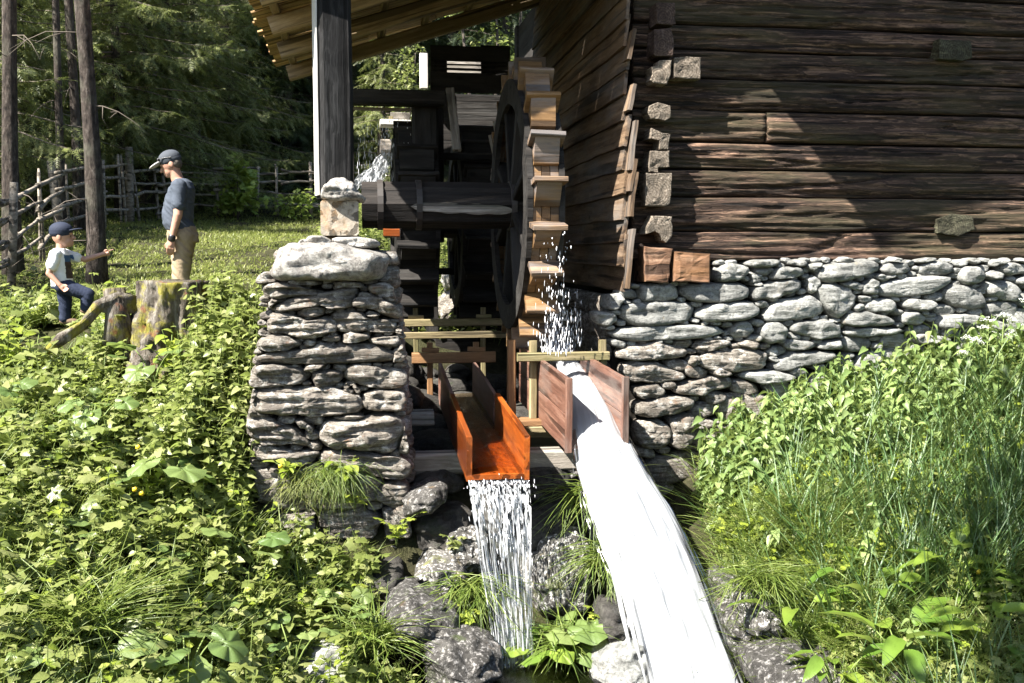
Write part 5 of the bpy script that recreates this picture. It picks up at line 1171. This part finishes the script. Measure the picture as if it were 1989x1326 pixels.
# right bank
DRr = dict(x0=2.2, x1=7.2, y0=4.05, y1=7.98, cond=inside_right)
herbs('ground_herbs', 'low lobed herbs covering the right bank', sample(3400, **DRr), (.08, .26), 6, (.05, .10), PA, M_LEAF, (-.3, .5))
herbs('nettles', 'pale green nettles crowding along the stone base', sample(640, **DRr, dens=lambda x, y: np.clip((y-6.75)*1.6, .02, 1)*np.clip((x-2.3)*2, .2, 1)*np.clip(5.6-x, .25, 1)), (.28, .50), 15, (.09, .17), NE, M_NETTLE, (-.75, .1), True, .12)
herbs('bank_herbs', 'yellow green lobed herbs in the middle of the right bank', sample(520, **DRr, dens=lambda x, y: np.where((y > 6) & (y < 7.3), 1, .15)), (.12, .3), 6, (.06, .12), PA, M_YELLOW, (-.3, .4))
grass('tall_grass', 'tall dark grass in the middle of the right bank', sample(560, **DRr, dens=lambda x, y: np.where((x > 3.0) & (y > 5.5) & (y < 7.5), 1, .1)), (.35, .75), 11, (.007, .015), M_GRASSD, (1.0, 1.5), .06, .8)
grass('fine_grass', 'fine arching grass beside the torrent', sample(380, **DRr, dens=lambda x, y: np.where((x < 3.3) & (y < 6.9) & (y > 5.5), 1, .06)), (.25, .5), 22, (.004, .008), M_GRASS, (.6, 1.4), .05, 1.2)
grass('bank_grass', 'grass growing all over the right bank', sample(500, **DRr), (.22, .5), 10, (.005, .011), M_GRASS, (.8, 1.45), .06, 1.)
herbs('bank_herbs', 'broad leaves low on the right bank', sample(230, **DRr, dens=lambda x, y: np.where(y < 6.2, 1, .3)), (.08, .25), 5, (.12, .24), DK, M_DOCK, (-.1, .8))
# meadow, wood edge and the slope behind the wheels
grass('meadow_grass', 'short sunlit grass of the meadow behind the man', sample(15000, -11, 0, 10.4, 24.5, lambda x, y: y > 0), (.03, .09), 7, (.008, .016), M_MEADOW, (.5, 1.4), .09, 1.2)
herbs('meadow_herbs', 'low herbs along the fence and under the trees', sample(2600, -12, 1, 10.4, 28, lambda x, y: (y > 23.8) | (x < -.33*y+.4)), (.06, .25), 6, (.07, .14), OV, M_LEAF, (-.4, .4))
herbs('far_herbs', 'green herbs on the slope seen through the wheels', sample(2200, -.6, 3.8, 12.6, 26, lambda x, y: (y > 13) & ~((x > 2.2) & (y < 15.3))), (.1, .4), 8, (.08, .15), OV, M_LEAF, (-.4, .4))

# ------------------------------------------------------------------ single plants with leaves of their own
LM = {}
def lmesh(kind, mat):
    k = (kind, mat.name)
    if k not in LM:
        t = dict(ov=OV, ne=NE, pa=PA, bu=disc(5, 44, .05), dk=DK, gr=GR)[kind]; LM[k] = mk_mesh('leaf', t[0], t[1], mat)
    return LM[k]
def plant(name, label, cat, base, stems, kind, mat, nl, size, group=None, el=(-.4, .4), rosette=False, sr=.006):
    """stems: (azimuth, lean from vertical, length)"""
    T = thing(name, label, cat, base, group); b = Vector(base)
    for (az, ln, L_) in stems:
        P = [b+Vector((math.cos(az)*math.sin(ln*t)*L_*t, math.sin(az)*math.sin(ln*t)*L_*t, L_*t*math.cos(ln*t*.8))) for t in np.linspace(0, 1, 6)]
        V, Fc = tube([tuple(p) for p in P], np.linspace(sr, sr*.5, 6), 5); obj('stem', V, Fc, M_STEM, T)
        for i in range(nl):
            t = 1. if nl == 1 else (.35+.65*i/(nl-1)); p = P[0].lerp(P[-1], t) if nl > 1 else P[-1]
            k = t*5; j = min(int(k), 4); p = P[j].lerp(P[j+1], k-j)
            a = az+rng.normal(0, .35) if rosette else az+i*2.4+rng.normal(0, .3); e = rng.uniform(*el)
            d = np.array([[math.cos(a)*math.cos(e), math.sin(a)*math.cos(e), math.sin(e)]]); B = basis(d, np.array([rng.normal(0, .3)]))[0]; s = rng.uniform(*size)
            M = Matrix([[*(B[r]*s), p[r]] for r in range(3)]+[[0, 0, 0, 1]])
            place(bpy.data.objects.new('leaf', lmesh(kind, mat)), M, T)
    return T
def rs(n, L0, L1, l0, l1): return [(2*math.pi*i/n+rng.normal(0, .3), rng.uniform(l0, l1), rng.uniform(L0, L1)) for i in range(n)]
def foot(px, py, Y, dz=0): p = on_y(px, py, Y); p[2] += dz; return p
def gfoot(px, Y):
    x = on_y(px, 800, Y)[0]; return np.array([x, Y, float(gz(x, Y))])
for (px, Y, n, sz, lab) in [(300, 8.2, 4, (.24, .3), 'pale butterbur with large round leaves just below the stump'), (330, 6.9, 5, (.26, .34), 'butterbur with big pale leaves in the middle of the left bank'),
     (345, 5.3, 6, (.20, .30), 'butterbur with big leaves near the bottom of the left bank'), (490, 6.6, 5, (.22, .28), 'butterbur with dark round leaves left of the pillar foot'), (180, 7.4, 4, (.2, .28), 'small butterbur among herbs below the long root'),
     (660, 6.35, 6, (.13, .20), 'young butterbur with yellow green leaves under the pillar'), (560, 5.9, 5, (.14, .22), 'lobed butterbur at the bottom edge left of the stream')]:
    plant('butterbur', lab, 'plant', gfoot(px, Y), rs(n, .22, .42, .2, .6), 'bu', M_BIG, 1, (sz[0]*.75, sz[1]*.75), el=(-.6, .35), rosette=True, sr=.008)
plant('butterbur', 'bright green butterbur with two large leaves beside the torrent', 'plant', foot(1140, 1255, 6.45), [(-1.7, .2, .22), (-.6, .5, .25), (2.6, .6, .2), (-2.6, .7, .16), (-1.2, .8, .12)], 'bu', M_BIG, 1, (.22, .30), el=(-.6, .1), rosette=True, sr=.008)
plant('butterbur', 'clump of small round leaves between the falling sheet and the torrent', 'plant', foot(1055, 1290, 6.35), rs(9, .08, .22, .2, .9), 'bu', M_DOCK, 1, (.12, .19), el=(-.5, .3), rosette=True)
for (px, Y, n, sz, lab) in [(1560, 5.85, 8, (.17, .26), 'dock with broad rounded leaves in the middle of the right bank'), (1640, 5.3, 9, (.17, .26), 'shiny dock plant above the wet slab'), (1770, 5.2, 7, (.24, .36), 'dock with long hanging leaves at the bottom right'),
     (1870, 5.6, 6, (.22, .34), 'dock with one wide pale leaf near the right edge'), (1710, 5.7, 7, (.16, .24), 'smaller dock between the two larger ones'), (1930, 5.0, 6, (.16, .24), 'dock in the bottom right corner')]:
    plant('dock_plant', lab, 'plant', gfoot(px, Y), rs(n+3, .22, .42, .2, .8), 'dk', M_DOCK, 1, sz, el=(-.25, .7), rosette=True, sr=.007)
for (px, Y, n, L_, lab) in [(335, 8.35, 5, (.35, .5), 'leafy raspberry cane in front of the man behind the stump'), (228, 9.3, 4, (.35, .6), 'leafy yellow green shoot between boy and stump'), (470, 8.9, 6, (.3, .55), 'bushy raspberry left of the pillar top'),
     (510, 8.6, 6, (.3, .5), 'raspberry shoots against the left face of the pillar'), (420, 8.7, 5, (.25, .4), 'raspberry right of the stump'), (300, 8.1, 5, (.10, .18), 'low raspberry directly in front of the stump'), (190, 8.35, 5, (.1, .2), 'low raspberry in front of the broken slab'), (20, 8.6, 5, (.35, .6), 'tall yellowish raspberry at the left edge'), (70, 8.4, 5, (.3, .5), 'raspberry at the lower end of the long root')]:
    plant('raspberry_cane', lab, 'plant', gfoot(px, Y), rs(n, L_[0], L_[1], .1, .7), 'ov', M_YELLOW if px in (335, 228, 20) else M_LEAF, 7, (.09, .14))
# tufts on pillar, rocks and banks
def tuft(label, base, n, L_, mat, el, wid=(.005, .009), azr=(0, 6.28), curl=1.2):
    T = thing('grass_tuft', label, 'grass tuft', base); az = rng.uniform(*azr, n); e = rng.uniform(*el, n)
    d = np.c_[np.cos(az)*np.cos(e), np.sin(az)*np.cos(e), np.sin(e)]; l = rng.uniform(*L_, n)
    V, Fx = scatter(GR[0], GR[1], np.asarray(base)+np.c_[rng.normal(0, .065, (n, 3))*np.array([1.3, .6, .6])], basis(d, rng.normal(0, .4, n)), np.c_[l, rng.uniform(*wid, n)/.028, l*curl*rng.uniform(.7, 1.5, n)])
    tag(obj('blades', V, Fx, mat, T), kind='stuff'); return T
tuft('drooping grass tuft growing from the lower pillar', foot(655, 915, 7.12), 380, (.14, .25), M_GRASS, (-.8, .4), (.003, .005), (3.2, 6.2), 1.7)
tuft('brown green grass tuft at the left of the lower pillar', foot(595, 930, 7.12), 180, (.12, .22), M_MEADOW, (-.4, .5), (.003, .005), (3.2, 6.2), 1.7)
tuft('hanging grass tuft left of the falling sheet on the rocks', foot(925, 1140, 6.62), 200, (.18, .42), M_GRASS, (-.2, .9), (.005, .009), (3.0, 6.3), 1.9)
tuft('long grass hanging beside the top of the torrent', foot(1150, 960, 7.1), 160, (.25, .5), M_GRASS, (-.2, 1.), (.005, .009), (3.0, 6.2), 1.8)
tuft('grass hanging along the left side of the torrent', foot(1185, 1080, 6.75), 180, (.2, .42), M_GRASS, (-.2, .9), (.005, .009), (3.0, 6.2), 1.8)
tuft('grass tuft at the foot between sheet and torrent', foot(1100, 1250, 6.4), 200, (.2, .4), M_GRASS, (.0, 1.2), (.006, .011), curl=1.6)
tuft('bright grass hanging over the pale tan boulder', foot(1480, 1130, 6.0), 260, (.16, .34), M_GRASS, (.1, 1.2), (.004, .008), (2.6, 6.2), 1.7)
tuft('grass tuft on the bank at the lower left of the stream', foot(730, 1250, 6.2), 260, (.2, .42), M_GRASS, (.2, 1.3), (.005, .010), curl=1.4)
tuft('arching grass tuft in the bottom left bank', gfoot(130, 5.4), 240, (.35, .6), M_GRASS, (.5, 1.4), (.005, .009), curl=1.5)
for (px, py, Y, n, L_, sz, k, m, lab) in [(675, 930, 7.08, 4, (.08, .16), (.07, .11), 'ov', M_YELLOW, 'small sprig of oval leaves at the middle of the lower pillar'), (560, 930, 7.08, 4, (.1, .18), (.07, .11), 'ov', M_YELLOW, 'small leafy sprig at the left of the lower pillar'),
     (690, 985, 7.08, 3, (.08, .16), (.06, .09), 'ov', M_YELLOW, 'little sprig hanging below the pillar tuft'), (770, 1060, 7.0, 4, (.15, .3), (.06, .09), 'pa', M_YELLOW, 'lobed sprig at the right foot of the pillar'),
     (720, 1120, 6.8, 5, (.15, .3), (.08, .12), 'pa', M_LEAF, 'lobed herb below the right foot of the pillar'), (905, 1215, 6.4, 4, (.06, .14), (.05, .08), 'pa', M_YELLOW, 'small lobed herb on the flat rock'), (880, 1065, 6.9, 3, (.05, .1), (.05, .08), 'pa', M_LEAF, 'tiny herb on the shaded rock left of the sheet'),
     (1160, 1210, 6.4, 3, (.06, .12), (.05, .08), 'pa', M_YELLOW, 'tiny herb at the foot of the big butterbur')]:
    plant('herb_sprig', lab, 'plant', foot(px, py, Y), rs(n, L_[0], L_[1], .3, .9), k, m, 4, sz, sr=.004)
def umbel(label, base, h, seed):
    r_ = np.random.default_rng(seed); T = thing('cow_parsley', label, 'plant', base); b = Vector(base); top = b+Vector((r_.normal(0, .05), -.03, h))
    V, Fc = tube([tuple(b), tuple(b.lerp(top, .5)+Vector((.01, 0, 0))), tuple(top)], [.006, .005, .004], 5); parts = [(V, Fc)]; fl = []
    for (f, k) in ((1, 1.), (.8, .75), (.68, .6)):
        c = b.lerp(top, f); az = r_.uniform(0, 6.28); e = c+Vector((math.cos(az)*.09*(f < 1), math.sin(az)*.06*(f < 1), .13*k if f < 1 else 0))
        if f < 1: parts.append(tube([tuple(c), tuple(e)], [.003, .0025], 4))
        for i in range(11):
            a = i*2.4; rr_ = .06*k*math.sqrt(i/11); p = e+Vector((math.cos(a)*rr_, math.sin(a)*rr_, .05*k-.35*rr_+r_.normal(0, .008))); parts.append(tube([tuple(e), tuple(p)], [.0015, .001], 3))
            for j in range(6): q_ = p+Vector(r_.normal(0, .006, 3)); fl.append(q_)
    V, Fc = join(parts); obj('stem', V, Fc, M_STEM, T)
    ico = np.array([(1, 0, 0), (-1, 0, 0), (0, 1, 0), (0, -1, 0), (0, 0, .5), (0, 0, -.5)])*.0045; iF = np.array([(0, 2, 4), (2, 1, 4), (1, 3, 4), (3, 0, 4), (2, 0, 5), (1, 2, 5), (3, 1, 5), (0, 3, 5)])
    V, Fx = scatter(ico, iF, np.array(fl), np.tile(np.eye(3), (len(fl), 1, 1)), np.ones(len(fl))); tag(obj('blossom', V, Fx, M_PETALW, T), kind='stuff')
for i, (px, h) in enumerate([(1870, .55), (1905, .72), (1935, .66), (1965, .6), (1985, .72)]):
    umbel(['lowest white cow parsley at the left of its group by the wall', 'tallest white cow parsley in front of the stone base', 'middle white cow parsley of the group by the wall', 'short white cow parsley second from the right edge', 'white cow parsley at the right edge of the picture'][i], gfoot(px, 7.5-.1*(i % 2)), h, i)
for (px, py, Y) in [(262, 950, 6.6), (275, 958, 6.6), (268, 868, 6.9), (1900, 1110, 5.5), (545, 905, 6.9)]:
    p = on_y(px, py, Y); a = np.linspace(0, 2*math.pi, 6)[:-1]
    V = [p]+[p+np.array([.018*math.cos(t), -.006, .018*math.sin(t)]) for t in a for _ in (0,)]+[p+np.array([0, .012, -.01])]
    o = obj('buttercup', V, [(0, 1+(j+1) % 5, 1+j) for j in range(5)]+[(6, 1+j, 1+(j+1) % 5) for j in range(5)], M_PETALY); tag(o, 'small yellow flower among the bank herbs', 'flower', 'yellow flowers on the banks')

# ------------------------------------------------------------------ trees
def spray_t():
    V = []; Fx = []
    def tri(a, b, c): k = len(V); V.extend([a, b, c]); Fx.append((k, k+1, k+2))
    for i in range(5):
        t = .02+.19*i; w = .30-.035*i
        for s in (-1, 1): tri((t, 0, 0), (t+.09, 0, .0), (t+.24, s*w, -.05+.03*(i % 2)))
    tri((.82, .035, 0), (.82, -.035, 0), (1.08, 0, -.04)); tri((0, .012, .01), (0, -.012, .01), (1, 0, .01))
    return np.array(V), np.array(Fx)
SPR = spray_t()
def spruce(name, h, z0, mat, label, dens=1., seed=0, Rb=2.3, trunk_r=.17, dead=0, hi=7.5):
    r_ = np.random.default_rng(seed); T = thing(name, label, 'tree', (0, 0, 0))
    zt = np.linspace(-.4, h, 16); tr = trunk_r*(1-np.clip(zt/h, 0, 1))**.8+.012; tr[0] *= 1.5; tr[1] *= 1.12
    V, Fc = tube(np.c_[.05*np.sin(zt*.7+seed), .05*np.cos(zt*.5), zt], tr, 14, seed, .12, freq=5); obj('trunk', V, Fc, M_BARK, T, center=False)
    pos, dr, sz, br = [], [], [], []
    z_ = z0
    while z_ < h-.2:
        lo = z_ < hi; f = (z_-z0*.6)/(h-z0*.6); L0 = Rb*(1-f)**.85+.25
        for k in range(5 if lo else 4):
            az = r_.uniform(0, 6.28); L_ = L0*r_.uniform(.65, 1.1); n = 9; s = np.linspace(0, 1, n)
            up0 = r_.uniform(-.05, .18); dp = r_.uniform(.35, .6)
            bx = s*L_; bz = z_+r_.uniform(-.12, .12)+up0*bx-dp*L_*s**2*.7+.16*L_*s**4
            B = np.c_[bx*math.cos(az), bx*math.sin(az), bz]; br.append((B, .022*(1-f)+.006))
            stp = (.13 if lo else .3)/dens; m = max(3, int(L_*.85/stp)); ss = np.linspace(.14, 1, m)
            for q_, si in enumerate(ss):
                c = np.array([np.interp(si, s, B[:, j]) for j in range(3)]); t = B[min(int(si*8)+1, 8)]-B[min(int(si*8), 7)]; t /= np.linalg.norm(t)
                sl_ = (.16+.42*L_*.42*(1-si)**.7)*r_.uniform(.7, 1.25)
                for sd in (-1, 1):
                    a2 = az+sd*r_.uniform(.7, 1.15); d = np.array([math.cos(a2), math.sin(a2), -.35-.5*r_.random()]); d /= np.linalg.norm(d)
                    st = .10 if lo else .24; nn = max(1, int(sl_/st))
                    for e in range(nn):
                        dd = d+np.array([0, 0, -.12*e]); pos.append(c+d*st*e+np.array([0, 0, -.025*e*e])); dr.append(dd+r_.normal(0, .22, 3)); sz.append((.24 if lo else .36)*r_.uniform(.75, 1.25))
                pos.append(c); dr.append(t+r_.normal(0, .15, 3)); sz.append(.2 if lo else .36)
        z_ += r_.uniform(.26, .42) if lo else r_.uniform(.5, .75)
    pos = np.array(pos); V, Fx = scatter(SPR[0], SPR[1], pos, basis(np.array(dr), r_.normal(0, .5, len(pos))), np.array(sz)); obj('crown', V, Fx, mat, T, center=False, smooth=False)
    pr = [tube(B[::2], np.linspace(rb, .005, 5), 4) for B, rb in br if B[0, 2] < 9]
    for i in range(dead):
        zz = r_.uniform(.5, max(z0, 4.5)); az = r_.uniform(0, 6.28); L_ = r_.uniform(.4, 1.0); s = np.linspace(0, 1, 5)
        P = np.c_[s*L_*math.cos(az), s*L_*math.sin(az), zz+.15*s*L_-.55*L_*s**2+r_.normal(0, .03, 5)]; pr.append(tube(P, np.linspace(.009, .002, 5), 4))
        for _ in range(3): c = P[r_.integers(1, 5)]; e = c+r_.normal(0, .16, 3)+np.array([0, 0, -.2]); pr.append(tube([c, (c+e)/2+r_.normal(0, .02, 3), e], [.006, .004, .002], 3))
    V, Fc = join(pr); tag(obj('branches', V, Fc, M_TWIG if dead else M_BARK, T, center=False), kind='stuff'); return T
first = set()
def tree(proto, x, y, rz, s, label, group=None, lean=None):
    z_ = float(gz(x, y)); loc = (x, y, z_)
    if proto.name not in first: first.add(proto.name); t = proto; t.location = loc; t.rotation_euler = (0, 0, rz); t.scale = (s, s, s)
    else: t = copy_tree(proto, loc, rz, s)
    t['label'] = label
    if lean: t.rotation_euler = (lean[0], lean[1], rz)
    if group: t['group'] = group
    return t
X = lambda px, Y: on_y(px, 430, Y)[0]
PA1 = spruce('spruce_tree', 15, 6.5, M_NEEDLE, 'x', .55, 1, 1.5, .10, dead=10)
PA2 = spruce('spruce_tree', 8.2, .8, M_NEEDLE, 'x', 1.2, 2, 2.5, .14, dead=14)
PA3 = spruce('spruce_tree', 7.4, .5, M_NEEDLE, 'x', 1.1, 3, 2.3, .14, dead=8)
PC = spruce('spruce_tree', 7.2, 1.7, M_NEEDLE, 'x', 1.15, 8, 2.3, .11, dead=6)
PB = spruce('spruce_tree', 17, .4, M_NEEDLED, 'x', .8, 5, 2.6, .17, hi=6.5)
tree(PA1, X(178, 12.6), 12.6, .3, .92, 'dark bare spruce trunk nearest the viewer rising behind the boy')
tree(PA1, X(30, 14), 14, 2.1, .95, 'leaning bare spruce trunk at the left edge of the picture', lean=(0, -.035))
tree(PA1, X(124, 17.6), 17.6, 4., (.62, .62, .95), 'thin straight spruce trunk second from the left edge')
tree(PA1, X(151, 18.4), 18.4, 5.1, (.8, .8, 1.05), 'spruce trunk half hidden right behind the nearest dark trunk')
tree(PA2, X(290, 23.2), 23.2, 1., 1., 'dense spruce with sunlit drooping boughs above the tall fence post')
tree(PA3, X(385, 24.6), 24.6, 2., 1.05, 'dense sunlit spruce directly behind the man')
tree(PA2, X(205, 24.0), 24, 3.4, .95, 'spruce with drooping boughs right of the bare trunks')
tree(PA3, X(85, 21.5), 21.5, .5, .9, 'spruce with sunlit boughs between the bare trunks at the left')
tree(PA2, X(450, 26.2), 26.2, 4.6, 1.05, 'spruce with long boughs left of the roof eave')
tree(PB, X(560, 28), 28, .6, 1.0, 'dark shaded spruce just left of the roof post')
tree(PA3, X(-40, 19.5), 19.5, 3.3, 1., 'spruce boughs reaching in from the left edge')
tree(PA2, X(130, 25.5), 25.5, 5.6, 1.05, 'spruce behind the thin straight trunk')
tree(PA3, X(250, 27), 27, 2.6, 1.1, 'spruce filling the gap behind the tall fence post')
tree(PC, X(60, 20.3), 20.3, .4, 1., 'spruce with high sunlit boughs left of the thin straight trunk')
tree(PC, X(-45, 18), 18, 2.4, 1., 'spruce hanging over the fence at the left border')
tree(PC, X(235, 21.8), 21.8, 4.4, 1.05, 'spruce with light boughs right behind the tall fence post')
tree(PC, X(335, 23.8), 23.8, 1.4, 1.1, 'light green spruce above the head of the man')
tree(PC, X(112, 22), 22, 3.1, 1.05, 'spruce behind the thin trunk whose boughs fill the gap at the upper left')
tree(PA3, X(745, 26), 26, 1.2, .8, 'dark spruce in the gap right of the roof post')
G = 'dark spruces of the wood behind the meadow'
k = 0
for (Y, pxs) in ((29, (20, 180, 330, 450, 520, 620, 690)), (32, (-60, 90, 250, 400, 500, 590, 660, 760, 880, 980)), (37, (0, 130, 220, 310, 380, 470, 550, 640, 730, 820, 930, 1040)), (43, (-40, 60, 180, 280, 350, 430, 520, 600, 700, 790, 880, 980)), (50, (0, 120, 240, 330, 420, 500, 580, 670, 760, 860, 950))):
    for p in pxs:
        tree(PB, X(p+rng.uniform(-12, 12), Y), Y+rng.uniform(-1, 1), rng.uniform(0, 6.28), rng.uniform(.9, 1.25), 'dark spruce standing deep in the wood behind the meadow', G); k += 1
# trees that stand beyond the left edge and shade the meadow
for i, (x, y) in enumerate([(-9.6, 9.6), (-10.5, 13.6)]):
    tree(PA3, x, y, i*1.3, 1.3+.1*(i % 2), 'spruce at the edge of the meadow beyond the left border', 'spruces beyond the left border')
def leafy(name, label, base, stems, n, rad, size, mat, seed, tm=PA, tr=.02, skip=0):
    r_ = np.random.default_rng(seed); T = thing(name, label, 'tree', base); b = np.asarray(base, float); parts = []; pos = []
    for s_ in stems:
        P = np.array([b]+[b+np.array(q_) for q_ in s_]); parts.append(tube(P, np.linspace(tr, tr*.35, len(P)), 7))
        for q_ in P[1+skip:]:
            for _ in range(5): e = q_+r_.normal(0, rad*.55, 3); parts.append(tube([q_, e], [tr*.3, .003], 4)); pos.append(e)
    V, Fc = join(parts); obj('trunk', V, Fc, M_BARK, T)
    pos = np.array(pos); p = pos[r_.integers(0, len(pos), n)]+r_.normal(0, rad*.42, (n, 3)); az = r_.uniform(0, 6.28, n); e = r_.uniform(-.7, .3, n)
    V, Fx = scatter(tm[0], tm[1], p, basis(np.c_[np.cos(az)*np.cos(e), np.sin(az)*np.cos(e), np.sin(e)], r_.normal(0, .5, n)), r_.uniform(*size, n)); obj('crown', V, Fx, mat, T); return T
leafy('maple_sapling', 'young yellow green maple in front of the dark wood right of the man', (X(462, 22.6), 22.6, float(gz(X(462, 22.6), 22.6))), [[(0, 0, .5), (.02, 0, 1.)], [(.1, 0, .4), (.2, 0, .8)]], 420, .26, (.10, .18), M_MAPLE, 3)
leafy('hazel_bush', 'small leafy bush at the fence left of the roof post', (X(585, 22.8), 22.8, float(gz(X(585, 22.8), 22.8))), [[(0, 0, .25), (.1, 0, .5)], [(-.2, 0, .2), (-.3, 0, .4)]], 300, .25, (.08, .14), M_MAPLE, 4, OV)
leafy('larch_sapling', 'bright yellow green young tree in the gap under the shed roof', (X(785, 19.5), 19.5, float(gz(X(785, 19.5), 19.5))), [[(0, 0, 1.2), (.05, 0, 2.5), (.1, 0, 3.3)], [(.1, 0, 2.2), (.2, 0, 2.9), (.25, 0, 3.6)]], 420, .24, (.06, .11), M_NEEDLE, 5, OV, skip=1)
leafy('rowan_tree', 'sunlit leafy tree glimpsed below the top of the shed roof', (X(960, 24), 24, float(gz(X(960, 24), 24))), [[(0, 0, 2), (.1, 0, 4), (0, 0, 5.6)], [(-.6, 0, 3), (-.8, 0, 5)], [(.6, 0, 4), (.7, 0, 5.6)]], 1200, .45, (.10, .17), M_LEAF, 6, OV, .07, skip=1)
leafy('alder_tree', 'leafy tree leaning over the stream above the picture', (-1.6, -1.2, -1.65), [[(.3, 1.5, 2.6), (1.4, 3.8, 4.2), (2.0, 5.0, 4.7), (2.7, 5.6, 5.0)], [(.3, 1.5, 2.6), (1.6, 4.0, 4.3), (2.6, 5.2, 4.6)], [(.3, 1.5, 2.6), (1.8, 4.4, 4.8), (3.0, 5.9, 5.5)]], 650, .5, (.08, .13), M_LEAF, 9, OV, .09, skip=1)  # unseen added tree, crown placed to throw dappled shade on the right bank
